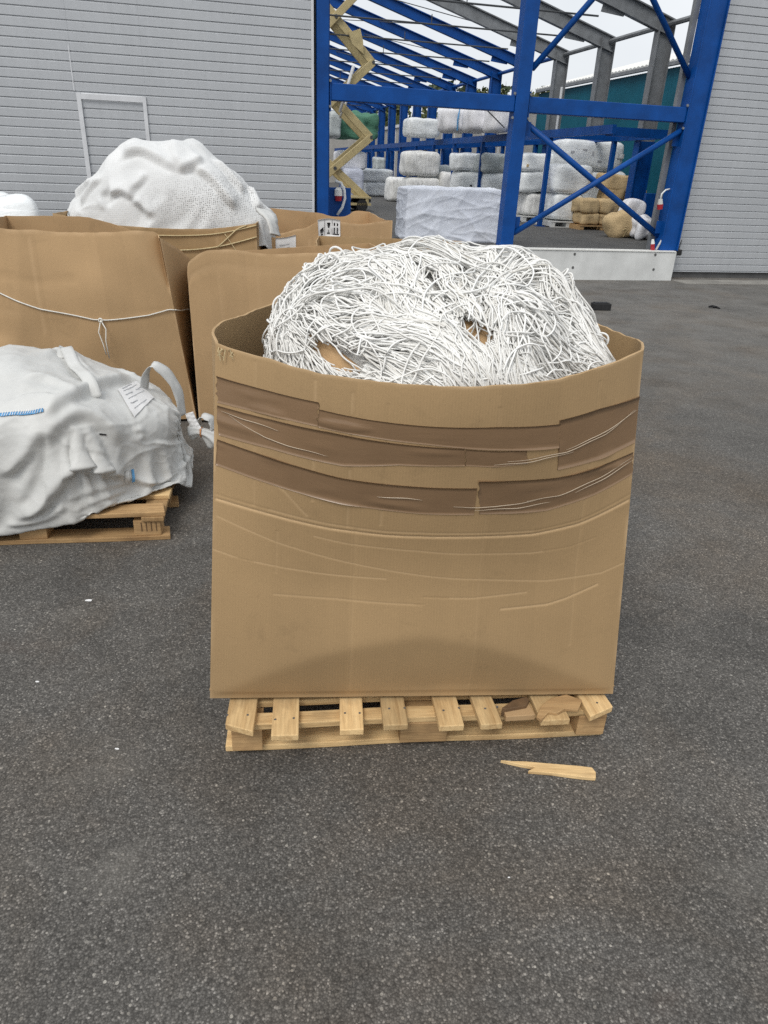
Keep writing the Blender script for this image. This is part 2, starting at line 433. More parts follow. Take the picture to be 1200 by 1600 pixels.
# ---- ribbed grey walls
PITCH_Z = .1137
def ribbed(s0, s1, z0, z1, n):
    prof = []; z = z1; k = 0
    while z > z0 + PITCH_Z*.6:
        zb = max(z-PITCH_Z, z0)
        prof += [(z-.001, 0.0), (zb+.0225, 0.003), (zb+.021, .019), (zb+.0165, .019)]; z = zb
    prof += [(z0, 0.0)]
    V = []; Fc = []
    for (zz, dn) in prof: V += [F(s0, n+dn, zz), F(s1, n+dn, zz)]
    for i in range(len(prof)-1): Fc.append((2*i, 2*i+2, 2*i+3, 2*i+1))
    k = len(V); V += [F(s0, n+.14, z1), F(s1, n+.14, z1), F(s0, n+.14, z0), F(s1, n+.14, z0)]
    Fc += [(k, k+1, k+3, k+2), (0, 1, k+1, k), (2*len(prof)-2, k+2, k+3, 2*len(prof)-1)]
    L = [2*i for i in range(len(prof))]; Rr = [2*i+1 for i in range(len(prof))]
    Fc += [tuple(L + [k+2, k]), tuple(reversed(Rr + [k+3, k+1]))]
    return V, Fc
def ribbed_part(name, s0, s1, z0, z1, n, parent):
    V, Fc = ribbed(s0, s1, z0, z1, n); o = mesh_obj(name, V, Fc, 'siding', parent, world=True); fix_normals(o); return o
ZTOP = 3.251 + PITCH_Z*34
wl = empty('ribbed_wall', F(-10, .1, 0), PSI); tag(wl, 'light grey ribbed metal facade wall with a flush door, left of the blue frame', 'wall')
ZB = 3.251-PITCH_Z*28
ribbed_part('cladding', -26, -9.45, ZB, ZTOP, .10, wl)
ribbed_part('cladding', -8.55, -6.27, ZB, ZTOP, .10, wl)
ribbed_part('cladding', -9.449, -8.551, 2.33, ZTOP, .10, wl)
m = MB(); m.fbox(-6.27, -6.235, .085, .24, 0, ZTOP); m.build('edge_trim', 'trim_grey', wl)
m = MB(); m.fbox(-6.235, -6.20, .13, .24, 0, ZTOP); m.build('gap_strip', 'gap_dark', wl)  # near-black strip, shade of the wall-to-column gap put into its colour
m = MB(); m.fbox(-26, -6.24, .12, .24, 0, ZB); m.build('base_strip', 'base_dark', wl)
dr = ribbed_part('door', -9.39, -8.60, ZB, 2.262, .108, wl)
m = MB()
m.fbox(-9.448, -9.392, .078, .20, ZB, 2.345); m.fbox(-8.600, -8.552, .078, .20, ZB, 2.345); m.fbox(-9.392, -8.600, .080, .20, 2.268, 2.333)
m.build('door_frame', 'trim_grey', dr)
m = MB(); m.fbox(-9.475, -9.462, .098, .11, 2.36, 2.88); m.build('seam_strip', 'trim_grey', wl)
wr = empty('ribbed_wall', F(4, .12, 0), PSI); tag(wr, 'light grey ribbed metal shutter wall right of the blue frame', 'wall')
ribbed_part('cladding', .17, 16, .105, .105+PITCH_Z*62, .34, wr)
m = MB(); m.fbox(.17, 16, .38, .5, 0, .104); m.build('base_strip', 'base_dark', wr)

# ---- blue hall: front frame plus the portal frames behind it
hall = empty('steel_hall', F(-3, .1, 0), PSI); tag(hall, 'open steel hall skeleton, blue painted front frame and bare rafters', 'steel hall')
ZF = 6.2
def ibeam_col(name, s0, s1, n0, n1, z0, z1, mat='blue_paint', parent=hall, ft=.02):
    m = MB(); sm = (s0+s1)/2
    m.fbox(s0, s1, n0, n0+ft, z0, z1); m.fbox(s0, s1, n1-ft, n1, z0, z1); m.fbox(sm-.008, sm+.008, n0+ft, n1-ft, z0, z1)
    return m.build(name, mat, parent)
m = MB(); m.fbox(-6.195, -6.03, .02, .24, 0, ZF); m.fbox(-6.03, -6.012, .06, .20, 0, ZF); m.build('column', 'blue_paint', hall, bevel=.008)
m = MB(); m.fbox(-3.165, -2.945, .04, .27, .30, ZF); m.build('column', 'blue_paint', hall, bevel=.012)
m = MB(); m.fbox(-.205, -.185, .03, .27, .49, ZF); m.fbox(-.185, .135, .05, .25, .49, ZF); m.fbox(.112, .135, .015, .05, .49, ZF); m.build('column', 'blue_paint', hall, bevel=.006)
for (s0, s1) in ((-6.01, -3.17), (-2.94, -.21)):
    m = MB(); m.fbox(s0+.02, s1, .06, .24, 2.44, 2.655); m.build('beam', 'blue_paint', hall, bevel=.01)
    m = MB(); m.fbox(s0+.004, s0+.018, .05, .25, 2.30, 2.72); m.build('end_plate', 'blue_paint', hall)
    m = MB(); m.fbox(s0, s1, .06, .24, 5.6, 5.8); m.build('beam', 'blue_paint', hall, bevel=.01)
for s_ in (-6.005, -3.19, -2.925, -.225):
    for z_ in (2.36, 2.68):
        for n_ in (.09,):
            m = MB(); m.tube([F(s_, .058, z_), F(s_, .036, z_)], .020, 6); m.build('bolt', 'galvanised', hall)
for (s_, z_) in ((-2.90, .86), (-2.90, 2.22), (-.235, 2.20), (-.235, .86)):
    m = MB(); m.fbox(s_-.07, s_+.07, .140, .152, z_-.10, z_+.10); m.build('gusset', 'blue_paint', hall)
def brace(p, q, r=.045):
    m = MB(); m.tube([F(*p), F(*q)], r, 10); m.build('brace', 'blue_paint', hall, smooth=True)
# lower cross of the right-hand bay, measured on the picture at the frame's plane
def fp(x, y, n): s, z = fac(x, y, n); return (s, n, z)
def fpe(x1, y1, x2, y2, n, sa, sb):  # the line through two pixels on plane n, cut at s = sa and sb
    a, b = fp(x1, y1, n), fp(x2, y2, n); k = (b[2]-a[2])/(b[0]-a[0]); return (sa, n, a[2]+k*(sa-a[0])), (sb, n, a[2]+k*(sb-a[0]))
brace(*fpe(826, 196, 1025, 365, .20, -2.93, -.19), r=.048)
brace(*fpe(806, 362, 1066, 203, .11, -2.93, -.19), r=.044)
brace(*fpe(838, 100, 922, 3, .11, -2.93, -.19), r=.044)
brace(*fpe(1023, 5, 1078, 122, .20, -2.93, -.19), r=.044)
# grey end posts just behind the right column
m = MB(); m.fbox(-.285, -.208, .27, .36, .49, 6.0); m.build('end_post', 'galvanised', hall)

SE, ZE, SLOPE, SR = 2.0, 4.60, .283, -9.0     # eave line, eave height, roof slope, ridge
NF = [2.05+2.465*k for k in range(15)]
def rafter_pts(side):
    sg = 1 if side > 0 else -1
    s_e = SE if side > 0 else 2*SR-SE
    return s_e
for k, n in enumerate(NF):
    mat = 'galvanised' if k < 4 else 'blue_paint'
    for sd in (1, -1):
        se = SE if sd > 0 else 2*SR-SE
        # column: web along s (seen broad), flanges at both ends
        c0, c1 = se-.36*sd, se
        if sd > 0:
            m = MB(); m.fbox(c0, c0+.015, n-.10, n+.10, 2.35, ZE); m.fbox(c1-.015, c1, n-.10, n+.10, 2.35, ZE); m.fbox(c0+.015, c1-.015, n-.006, n+.006, 2.35, ZE)
            m.build('column', mat, hall)
            m = MB(); m.fbox(c0-.01, c0+.015, n-.12, n+.12, FLOOR, 2.349); m.fbox(c1-.015, c1+.01, n-.12, n+.12, FLOOR, 2.349); m.fbox(c0+.015, c1-.015, n-.01, n+.01, FLOOR, 2.349)
            m.build('column', 'blue_paint', hall)
        else:
            m = MB(); m.fbox(min(c0, c1), max(c0, c1), n-.10, n+.10, FLOOR, ZE); m.build('column', mat, hall)
        # rafter: I section following the roof slope, haunched at the eave
        L = (se-SR); zr = ZE+SLOPE*abs(L)
        hgt = .29 if k < 4 else .25
        def tri(z_off0, z_off1, th): return [F(se, n, ZE+z_off0), F(SR, n, zr+z_off0), F(SR, n, zr+z_off1), F(se, n, ZE+z_off1)]
        m = MB()
        m.prism([p-DN*.007 for p in (F(se, n, ZE), F(SR, n, zr), F(SR, n, zr-hgt+.02), F(se-1.3*sd, n, ZE+SLOPE*1.3-hgt+.02), F(se, n, ZE-hgt-.06))], DN*.014)
        for (z0, z1) in ((0.001, .026), (-hgt-.005, -hgt+.018)):
            m.prism([p-DN*.07 for p in (F(se, n, ZE+z0), F(SR, n, zr+z0), F(SR, n, zr+z1), F(se, n, ZE+z1))], DN*.14)
        m.build('rafter', mat, hall)
    # tie rod with its gusset under the right rafter
    s_g = .95 if k % 2 == 0 else .55
    zg = ZE+SLOPE*(SE-s_g)-hgt
    m = MB(); m.prism([F(s_g+.30, n-.012, zg-.04), F(s_g-.22, n-.012, zg+.11), F(s_g-.26, n-.012, zg-.08), F(s_g+.26, n-.012, zg-.13)], DN*.024); m.build('gusset', 'galvanised' if k < 4 else 'blue_paint', hall)
    m = MB(); m.tube([F(s_g-.3, n, 4.56), F(2*SR-s_g+.3, n, 4.56)], .018, 6); m.build('tie_rod', 'rod_dark', hall)
    for sh in (-2.6, -5.2):
        m = MB(); m.tube([F(sh, n, 4.56), F(sh, n, 4.75)], .012, 5); m.build('hanger', 'rod_dark', hall)
    if k < 14:
        m = MB(); m.tube([F(SE-.1, n+.02, ZE-.06), F(SE-.1, NF[k+1], ZE-.06)], .055, 8); m.build('eave_strut', 'galvanised' if k < 3 else 'blue_paint', hall)
for (k0, k1, s0, s1) in ((3, 4, .6, -3.2), (4, 6, -1.0, -3.4), (5, 7, .4, -4.8), (0, 1, 1.2, -2.6), (7, 9, .3, -5.0)):
    m = MB(); m.tube([F(s0, NF[k0], ZE+SLOPE*(SE-s0)-.1), F(s1, NF[k1], ZE+SLOPE*(SE-s1)-.1)], .012, 5); m.build('roof_brace', 'rod_dark', hall)
# corner posts' blue base plates seen inside the opening
m = MB(); m.fbox(-6.01, -5.55, .75, .82, FLOOR, 1.28); m.build('base_panel', 'blue_paint', hall, bevel=.01)
(qa, _), (qb, qz) = fac(1004, 335, 3.3), fac(1040, 303, 3.3); m = MB(); m.fbox(qa, qb, 3.3, 3.38, FLOOR, qz); m.build('base_panel', 'blue_paint', hall, bevel=.01)
# down pipe beside the right-hand columns, thin white cable run
m = MB(); qa, qb = fac(1094, 4, .5), fac(1018, 370, .5); m.tube([F(qb[0], .5, qb[1]), F(qa[0]+(qa[0]-qb[0])*.4, .5, qa[1]+(qa[1]-qb[1])*.4)], .013, 6); m.build('cable_run', 'rod_white', hall)
m = MB(); m.tube([F(1.55, 8.6, 1.7), F(1.55, 8.6, 3.7)], .035, 6); m.build('cable_run', 'rod_white', hall)

# ---- buildings beyond
teal = empty('warehouse', F(4.2, 8, 0), PSI); tag(teal, 'teal corrugated warehouse with a pale low pitched roof behind the hall columns', 'warehouse')
S1, NA, NB, ZT = 3.9, -1.0, 15.5, 4.16
V = []; Fc = []; q = 0; n = NA
while n < NB:
    V += [F(S1, n, -.2), F(S1, n, ZT), F(S1+.035, n+.06, -.2), F(S1+.035, n+.06, ZT)]; n += .12
Fc = [(2*i, 2*i+2, 2*i+3, 2*i+1) for i in range(len(V)//2-1)]
o = mesh_obj('wall', V, Fc, 'teal_sheet', teal, world=True)
for na_ in (NA, NB-.1):
    m = MB(); m.fbox(S1+.04, S1+9, na_, na_+.1, -.2, ZT); m.build('gable_wall', 'teal_sheet', teal)
m = MB(); m.fbox(S1-.12, S1-.01, NA, NB, ZT+.03, ZT+.11); m.build('gutter', 'galvanised', teal)
V = []; n = NA-.1; k = 0
while n < NB+.1:
    zz = .03 if k % 2 else 0.0
    V += [F(S1-.1, n, ZT+.14+zz), F(S1+7.0, n, ZT+.14+zz+1.9)]; n += .1; k += 1
o = mesh_obj('roof', V, [(2*i, 2*i+1, 2*i+3, 2*i+2) for i in range(len(V)//2-1)], 'roof_white', teal, world=True)
so = o.modifiers.new('thickness', 'SOLIDIFY'); so.thickness = .05
gb = empty('grey_building', F(4.4, 26, 0), PSI); tag(gb, 'pale grey clad building seen between the far blue columns', 'building')
m = MB(); m.fbox(4.6, 14, 17.0, 46, -.2, 3.95); m.build('wall', 'grey_cladding', gb)
m = MB(); m.fbox(-16, 4.59, 44, 46, -.2, 4.4); m.build('end_wall', 'grey_cladding', gb)
m = MB(); m.fbox(4.5, 14.1, 16.9, 46.1, 3.951, 4.12); m.build('roof_edge', 'trim_grey', gb)
for nn in np.arange(18.5, 45, 2.1):
    m = MB(); m.fbox(4.56, 4.599, nn, nn+.12, 0, 3.9); m.build('cladding_strip', 'trim_grey', gb)

# wooded hill far behind
hx = np.linspace(-60, 240, 61); hy = np.linspace(110, 260, 31)
X, Y = np.meshgrid(hx, hy, indexing='ij')
Z = 15*sstep(110, 170, Y)*sstep(-30, 10, X)*(1-.25*sstep(60, 200, X)) + 1.5*N2(np.stack([X.ravel(), Y.ravel(), X.ravel()*0], 1), .012).reshape(X.shape)*sstep(110, 150, Y) - .5
o = mesh_obj('hill', np.stack([X.ravel(), Y.ravel(), Z.ravel()], 1), grid_faces(61, 31), 'hill_green', smooth=True); tag(o, kind='structure')
g2 = np.random.default_rng(5); V = []; Fc = []; fm = []
for t in range(420):
    x = g2.uniform(-25, 110); y = g2.uniform(115, 190)
    z = 15*float(sstep(110, 170, y))*float(sstep(-30, 10, x))*(1-.25*float(sstep(60, 200, x)))-.8
    hh = g2.uniform(2.2, 4.6); rr = hh*g2.uniform(.38, .55); mi = int(g2.random() < .45)
    k = len(V); nl = 26
    d = g2.normal(size=(nl, 3)); d /= np.linalg.norm(d, axis=1)[:, None]; rad = g2.uniform(.45, 1, nl)
    for i in range(nl):
        c = np.array([x, y, z+hh*.55]) + d[i]*rad[i]*np.array([rr, rr, hh*.5])
        a, b = g2.normal(size=(2, 3)); a *= rr*.42/np.linalg.norm(a); b *= rr*.42/np.linalg.norm(b)
        q = len(V); V += [c+a, c+b, c-a*.9, c-b*.8]; Fc.append((q, q+1, q+2, q+3)); fm.append(mi)
o = mesh_obj('treeline', V, Fc, ['leaf_olive', 'leaf_dark'], fm=fm); tag(o, kind='stuff')
# ================================================================== CARTONS
def curve_interp(pts, u):
    pts = np.asarray(pts, float); n = len(pts)
    d = np.r_[0, np.cumsum(np.linalg.norm(np.diff(pts, axis=0), axis=1))]; d /= d[-1]
    if n <= 2: return np.stack([np.interp(u, d, pts[:, i]) for i in range(3)], -1)
    # monotone-ish cubic through the points (Catmull-Rom tangents)
    t = np.gradient(pts, d, axis=0); k = np.clip(np.searchsorted(d, u, 'right')-1, 0, n-2)
    h = (d[k+1]-d[k]); x = ((u-d[k])/h)[..., None]; h = h[..., None]
    a, b, ta, tb = pts[k], pts[k+1], t[k]*h, t[k+1]*h
    return a*(2*x**3-3*x**2+1)+ta*(x**3-2*x**2+x)+b*(-2*x**3+3*x**2)+tb*(x**3-x**2)
class Carton:
    """open cardboard box: base corners FL FR BR BL, a rim curve per side, extra outward offset per side"""
    def __init__(s, base, rims, off=None, rough=.004, seed=0, hard=True):
        s.base = [np.asarray(b, float) for b in base]; s.rims = rims; s.off = off or {}; s.rough = rough; s.seed = seed
        s.nor = []
        for i in range(4):
            d = s.base[(i+1) % 4]-s.base[i]; n = np.array([d[1], -d[0], 0]); s.nor.append(n/np.linalg.norm(n))
    def P(s, i, u, v):
        u = np.asarray(u, float); v = np.asarray(v, float)
        B = s.base[i]*(1-u[..., None])+s.base[(i+1) % 4]*u[..., None]
        Rm = curve_interp(s.rims[i], np.clip(u, 0, 1)); Rm[..., 2] += (.0022*N2(Rm, 5)+.0014*N3(Rm, 17))*(1-np.abs(2*u-1)**8)*sstep(.955, 1.0, v)
        p = B*(1-v[..., None])+Rm*v[..., None]
        o = s.off[i](u, v) if i in s.off else 0*u
        env = (1-np.abs(2*u-1)**4)*sstep(0, .06, v)
        nz = s.rough*(N1(p+s.seed, 1.1)*1.4+N2(p+s.seed, 3.0)*.5)*env
        return p + (o+nz)[..., None]*s.nor[i]
    def N(s, i, u, v):
        e = 2e-3; a = s.P(i, np.clip(u+e, 0, 1), v)-s.P(i, np.clip(u-e, 0, 1), v); b = s.P(i, u, v+e)-s.P(i, u, v-e)
        n = np.cross(a, b); return n/np.linalg.norm(n, axis=-1)[..., None]
    def build(s, name, mat, parent, nu=40, nv=30, th=.007, creases=(), floor=True, front=None, wear_rim=True):
        V = []; UV = []; wear = []; stain = []; NO = []
        rows = []; ncol = 0
        for i in range(4):
            n_u = front if (front and i == 0) else nu
            uu = np.linspace(0, 1, n_u+1)[:-1]; vv = np.linspace(0, 1, nv)
            U, W = np.meshgrid(uu, vv, indexing='ij')
            p = s.P(i, U, W); no = s.N(i, U, W)
            w = np.zeros_like(U); dp = np.zeros_like(U); stn = np.zeros_like(U)
            for c in creases:
                if c['side'] != i: continue
                cu, cv = np.array(c['u']), np.array(c['v'])
                if c.get('vert'):
                    t = np.interp(W, cv, cu); dist = np.abs(U-t)*c.get('su', 1.2); ins = (W >= cv.min()) & (W <= cv.max())
                else:
                    t = np.interp(U, cu, cv); dist = np.abs(W-t)*c.get('sv', 1.0); ins = (U >= cu.min()) & (U <= cu.max())
                f = np.exp(-(dist/c.get('w', .004))**2)*ins
                brk = .55+.45*np.sign(N3(p*1.0, c.get('bf', 4.0))+c.get('on', .3))
                w = np.maximum(w, f*c.get('wear', .8)*np.clip(brk, .1, 1)); dp += f*c.get('d', -.002)
            if i == 0 and wear_rim:
                pass
            w = np.maximum(w, .6*sstep(.992, 1, W)*(.6+.4*N2(p, 9)))
            Lc = np.linalg.norm(s.base[(i+1) % 4]-s.base[i]); dc = np.minimum(U, 1-U)*Lc
            w = np.maximum(w, np.exp(-(dc/.007)**2)*np.clip(.35+.5*N3(p, 5), 0, .8))
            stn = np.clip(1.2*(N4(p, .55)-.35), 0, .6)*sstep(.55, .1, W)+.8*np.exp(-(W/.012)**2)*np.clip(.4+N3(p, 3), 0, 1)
            V.append((p+dp[..., None]*no).reshape(-1, 3)); NO.append(no.reshape(-1, 3)); wear.append(w.ravel()); stain.append(np.asarray(stn).ravel())
            L = np.linalg.norm(s.base[(i+1) % 4]-s.base[i]); UV.append(np.stack([(U*L+i*1.7).ravel(), W.ravel()], -1)); ncol += n_u
        V = np.concatenate(V); NO = np.concatenate(NO); UV = np.concatenate(UV); wear = np.concatenate(wear)
        k = len(V); Fo = grid_faces(ncol, nv, True)
        In = V-NO*th
        Fi = [tuple(reversed([a+k for a in f])) for f in Fo]
        rim = []
        for c in range(ncol):
            d = (c+1) % ncol; a, b = c*nv+nv-1, d*nv+nv-1
            rim.append((a, b, b+k, a+k)); a, b = c*nv, d*nv; rim.append((b, a, a+k, b+k))
        VV = np.concatenate([V, In]); Fc = Fo+Fi+rim
        wr = np.concatenate([wear, wear*.2])
        if floor:
            q = len(VV); VV = np.concatenate([VV, np.array([b+np.array([0, 0, .03]) for b in s.base])]); Fc.append((q, q+1, q+2, q+3))
            UV = np.concatenate([UV, UV, np.zeros((4, 2))]); wr = np.concatenate([wr, np.zeros(4)])
        else: UV = np.concatenate([UV, UV])
        return mesh_obj(name, VV, Fc, mat, parent, smooth=True, uv=UV, attrs=dict(wear=np.clip(wr, 0, 1), stain=np.resize(np.concatenate([np.concatenate(stain)]*2+[np.zeros(4)]), len(VV))), world=True, sharp=38)
    def strip(s, name, mat, parent, i, top, bot, off=.0022, nu=90, nv=10, thick=.0008, jag=.0):
        """a patch glued on side i between two (u,v) polylines"""
        top, bot = np.array(top), np.array(bot); t = np.linspace(0, 1, nu)
        tu = np.interp(t, np.linspace(0, 1, len(top)), top[:, 0]); tv = np.interp(t, np.linspace(0, 1, len(top)), top[:, 1])
        bu = np.interp(t, np.linspace(0, 1, len(bot)), bot[:, 0]); bv = np.interp(t, np.linspace(0, 1, len(bot)), bot[:, 1])
        k = np.linspace(0, 1, nv)[None]
        U = tu[:, None]*(1-k)+bu[:, None]*k; W = tv[:, None]*(1-k)+bv[:, None]*k
        if jag: U = U + (np.array([rng.uniform(-jag, jag) for _ in range(nv)])[None]*(np.abs(2*t-1)[:, None] > .985))
        p = s.P(i, U, W); no = s.N(i, U, W)
        wr = np.clip(np.abs(N2(p*[1, 1, 6], 3.0))-.75, 0, .6)*.006
        p1 = p+no*(off+wr[..., None]); p0 = p+no*.0004
        V = np.concatenate([p1.reshape(-1, 3), p0.reshape(-1, 3)]); K = nu*nv; Fo = grid_faces(nu, nv)
        rim = []
        ring = [a*nv for a in range(nu)]+[(nu-1)*nv+b for b in range(1, nv)]+[a*nv+nv-1 for a in range(nu-2, -1, -1)]+[b for b in range(nv-2, 0, -1)]
        for a, b in zip(ring, ring[1:]+ring[:1]): rim.append((a, b, b+K, a+K))
        uv = np.stack([np.repeat(t*1.2, nv), np.tile(np.linspace(0, 1, nv)*.06, nu)], -1)
        return mesh_obj(name, V, Fo+rim, mat, parent, smooth=True, uv=np.concatenate([uv, uv]), world=True)
def quad(cx, cy, w, d, yaw, z):
    c, s = math.cos(yaw), math.sin(yaw)
    return [np.array([cx+c*x-s*y, cy+s*x+c*y, z]) for x, y in ((-w/2, -d/2), (w/2, -d/2), (w/2, d/2), (-w/2, d/2))]

# ---- the main box ------------------------------------------------------
BYAW = R(4.62)
def shape_u(u): return 1-np.abs(2*u-1)**2.3
def front_off(u, v):
    s = shape_u(u)
    a, b = .30*v, .078*(1-np.abs(2*u-1)**1.6)
    k = .0028; low = -k*np.log(np.exp(-a/k)+np.exp(-b/k)+np.exp(-.30/k)) ; low = np.maximum(low, -.01)
    return low*sstep(0, .03, v) + .132*s*sstep(.38, 1.0, v)
mb_base = quad(.087, 2.092, 1.236, .84, BYAW, .158)
FLt, FRt = (-.428, 1.705, 1.200), (.613, 1.715, 1.226)
BRt, BLt = (.56, 2.42, 1.19), (-.36, 2.40, 1.19)
mb_rims = {
    0: [FLt, (-.22, 1.700, 1.185), (.10, 1.705, 1.176), (.40, 1.712, 1.192), FRt],
    1: [FRt, (.664, 1.86, 1.205), (.700, 1.99, 1.19), (.705, 2.05, 1.186), (.692, 2.10, 1.185), (.60, 2.33, 1.19), BRt],
    2: [BRt, (.33, 2.50, 1.18), (-.10, 2.50, 1.18), BLt],
    3: [BLt, (-.412, 2.26, 1.19), (-.462, 2.06, 1.19), (-.484, 1.99, 1.19), (-.484, 1.92, 1.192), FLt]}
mbox = Carton(mb_base, mb_rims, {0: front_off, 2: lambda u, v: .05*shape_u(u)*v}, rough=.003, seed=1)
#DEVSTOP
main = empty('cardboard_box', (.087, 2.092, .15), BYAW); tag(main, 'large open cardboard box with brown tape bands, filled with white rope net', 'box', 'open cardboard boxes')
CR = [
    dict(side=0, u=[.004, .146, .275, .404, .483, .558, .75, .867, 1.0], v=[.613, .604, .592, .588, .590, .588, .577, .588, .625], w=.0034, d=-.0024, wear=.85, bf=1.2, on=1.3),
    dict(side=0, u=[.004, .146, .275, .404, .483, .558, .75, .867, 1.0], v=[.626, .618, .606, .601, .603, .600, .588, .600, .640], w=.003, d=-.0009, wear=.4, bf=2.5, on=.4),
    dict(side=0, u=[.008, .154, .312, .408, .492, .567, .667, .796, .938, 1.0], v=[.567, .525, .492, .475, .462, .45, .438, .421, .421, .442], w=.0018, d=-.0007, wear=.6, bf=2.0, on=.5),
    dict(side=0, u=[0, .058, .158, .267, .412], v=[.471, .458, .45, .446, .446], w=.0018, d=-.0007, wear=.6, bf=2.2, on=.35),
    dict(side=0, u=[.242, .321, .487, .558, .754, .85, .917], v=[.562, .55, .542, .533, .517, .521, .537], w=.0018, d=-.0007, wear=.6, bf=2.0, on=.4),
    dict(side=0, u=[.688, .804, .85, .933], v=[.342, .346, .358, .388], w=.003, d=-.0016, wear=.55, bf=2.2, on=.5),
    dict(side=0, u=[.5, .62, .75], v=[.392, .383, .39], w=.0025, d=-.001, wear=.4, bf=3, on=.2),
    dict(side=0, u=[.15, .3, .5], v=[.365, .372, .368], w=.0025, d=-.001, wear=.35, bf=3, on=.1),
    dict(side=0, u=[.05, .171, .225], v=[.765, .683, .621], w=.003, d=-.001, wear=.5, bf=5, on=.5),
]
for (uu, v0, v1, wv) in ((.237, .665, .985, .32), (.317, .60, .97, .28), (.392, .62, .955, .28), (.154, .43, .56, .12), (.335, .02, .6, .10), (.63, .05, .95, .10), (.87, .2, .97, .12), (.10, .62, .99, .15)):
    CR.append(dict(side=0, vert=1, u=[uu, uu+.002], v=[v0, v1], w=.0035, d=-.0012, wear=wv, bf=3.0, on=.6))
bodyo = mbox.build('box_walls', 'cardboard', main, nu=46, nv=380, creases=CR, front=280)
S_ = mbox.strip
TAPES = [
    ([(.004, .925), (.129, .931), (.246, .933)], [(.008, .862), (.133, .874), (.246, .875)]),
    ([(.248, .917), (.354, .912), (.479, .908), (.633, .904), (.779, .890)], [(.246, .874), (.358, .870), (.483, .862), (.621, .846), (.783, .829)]),
    ([(.008, .855), (.142, .864), (.275, .867), (.417, .860), (.562, .852)], [(.013, .783), (.142, .790), (.304, .785), (.421, .804), (.567, .806)]),
    ([(.566, .850), (.64, .841), (.704, .836)], [(.566, .806), (.64, .798), (.708, .800)]),
    ([(.775, .900), (.875, .902), (.998, .893)], [(.787, .767), (.892, .767), (.998, .778)]),
    ([(.010, .771), (.142, .767), (.3, .750), (.458, .746), (.600, .740)], [(.006, .704), (.142, .694), (.304, .676), (.462, .667), (.600, .660)]),
    ([(.604, .762), (.792, .744), (.896, .747), (.998, .754)], [(.613, .660), (.775, .648), (.896, .667), (.998, .695)]),
]
for i, (t, b) in enumerate(TAPES):
    S_('tape', 'brown_tape', main, 0, t, b, off=.0011+.0004*(i % 3), jag=.004 if i in (0, 3, 6) else 0)
# glossy wrinkles in tape and right-hand film, glints put into a paler colour
def film_line(us, vs, r=.0010):
    U = np.linspace(us[0], us[-1], 40); W = np.interp(U, us, vs) + .003*np.sin(U*60)*.4
    p = mbox.P(0, U, W)+mbox.N(0, U, W)*.0042
    m = MB(); m.tube([Vector(q) for q in p], [r*(.3+math.sin(math.pi*(k+.5)/40)) for k in range(40)], 6); m.build('wrinkle_glint', 'film_glint', main, smooth=True)
for us, vs in (([.02, .10, .16], [.845, .846, .842]), ([.63, .72, .82], [.806, .806, .812]), ([.66, .80, .90, .985], [.812, .815, .832, .865]), ([.80, .88, .99], [.822, .835, .862]),
               ([.55, .65, .76], [.688, .682, .690]), ([.60, .70, .78], [.676, .672, .676]), ([.72, .80, .90, .99], [.690, .692, .716, .742]), ([.84, .92, .995], [.690, .712, .735]),
               ([.38, .44, .48], [.712, .712, .710]), ([.04, .13, .27], [.842, .815, .806])):
    film_line(us, vs)
# torn fibres hanging at the top left corner
m = MB()
for k in range(7):
    p0 = Vector(mbox.P(0, np.array(.01+.006*k), np.array(.995)))+Vector((0, -.003, 0))
    m.tube([p0, p0+Vector((random.uniform(-.01, .015), -.006, random.uniform(-.012, .006))), p0+Vector((random.uniform(-.01, .03), -.008, random.uniform(-.03, -.004)))], .0012, 5)
m.build('torn_fibres', 'twine_tan', main)

# ---- the pallet under it ----------------------------------------------
def board(name, parent, c, L, w, h, rz=0.0, mat='pine', bev=.003, warp=0.0, rx=0.0, chip=None):
    """a plank with its length along its own X"""
    nx = 13; V = []; Fc = []
    sd = random.random()*50
    for i in range(nx):
        x = -L/2+L*i/(nx-1); zb = warp*math.sin(x*3+sd)
        e = 0.0025*math.sin(x*9+sd)
        for (yy, zz) in ((-w/2+e, -h/2), (w/2+e, -h/2), (w/2+e, h/2), (-w/2+e, h/2)): 
            xx = x
            if chip and i == 0 and (yy > 0) == (chip > 0): xx = x+abs(chip)
            if chip and i == nx-1 and (yy > 0) == (chip > 0): xx = x-abs(chip)
            V.append((xx, yy, zz+zb))
    for i in range(nx-1):
        for j in range(4): a = i*4+j; b = i*4+(j+1) % 4; Fc.append((a, b, b+4, a+4))
    Fc += [(3, 2, 1, 0), tuple((nx-1)*4+j for j in range(4))]
    o = mesh_obj(name, V, Fc, mat, parent, origin=c if parent is None else (0, 0, 0), bevel=bev); fix_normals(o)
    o.location = c; o.rotation_euler = (rx, 0, rz); return o
PY = R(6.8)
pal = empty('wooden_pallet', (-.448, 1.574, 0), PY); tag(pal, 'pine pallet with uneven protruding deck boards under the taped main box', 'pallet', 'wooden pallets')
inv = wm(pal).inverted()
ends = [(347, 1143, 395, 1143, 0), (422, 1150, 467, 1148, 0), (531, 1140, 570, 1140, .02), (600, 1133, 640, 1132, .02), (685, 1136, 725, 1132, 0), (750, 1133, 785, 1130, 0), (845, 1128, 890, 1122, .0), (925, 1124, 963, 1112, .0)]
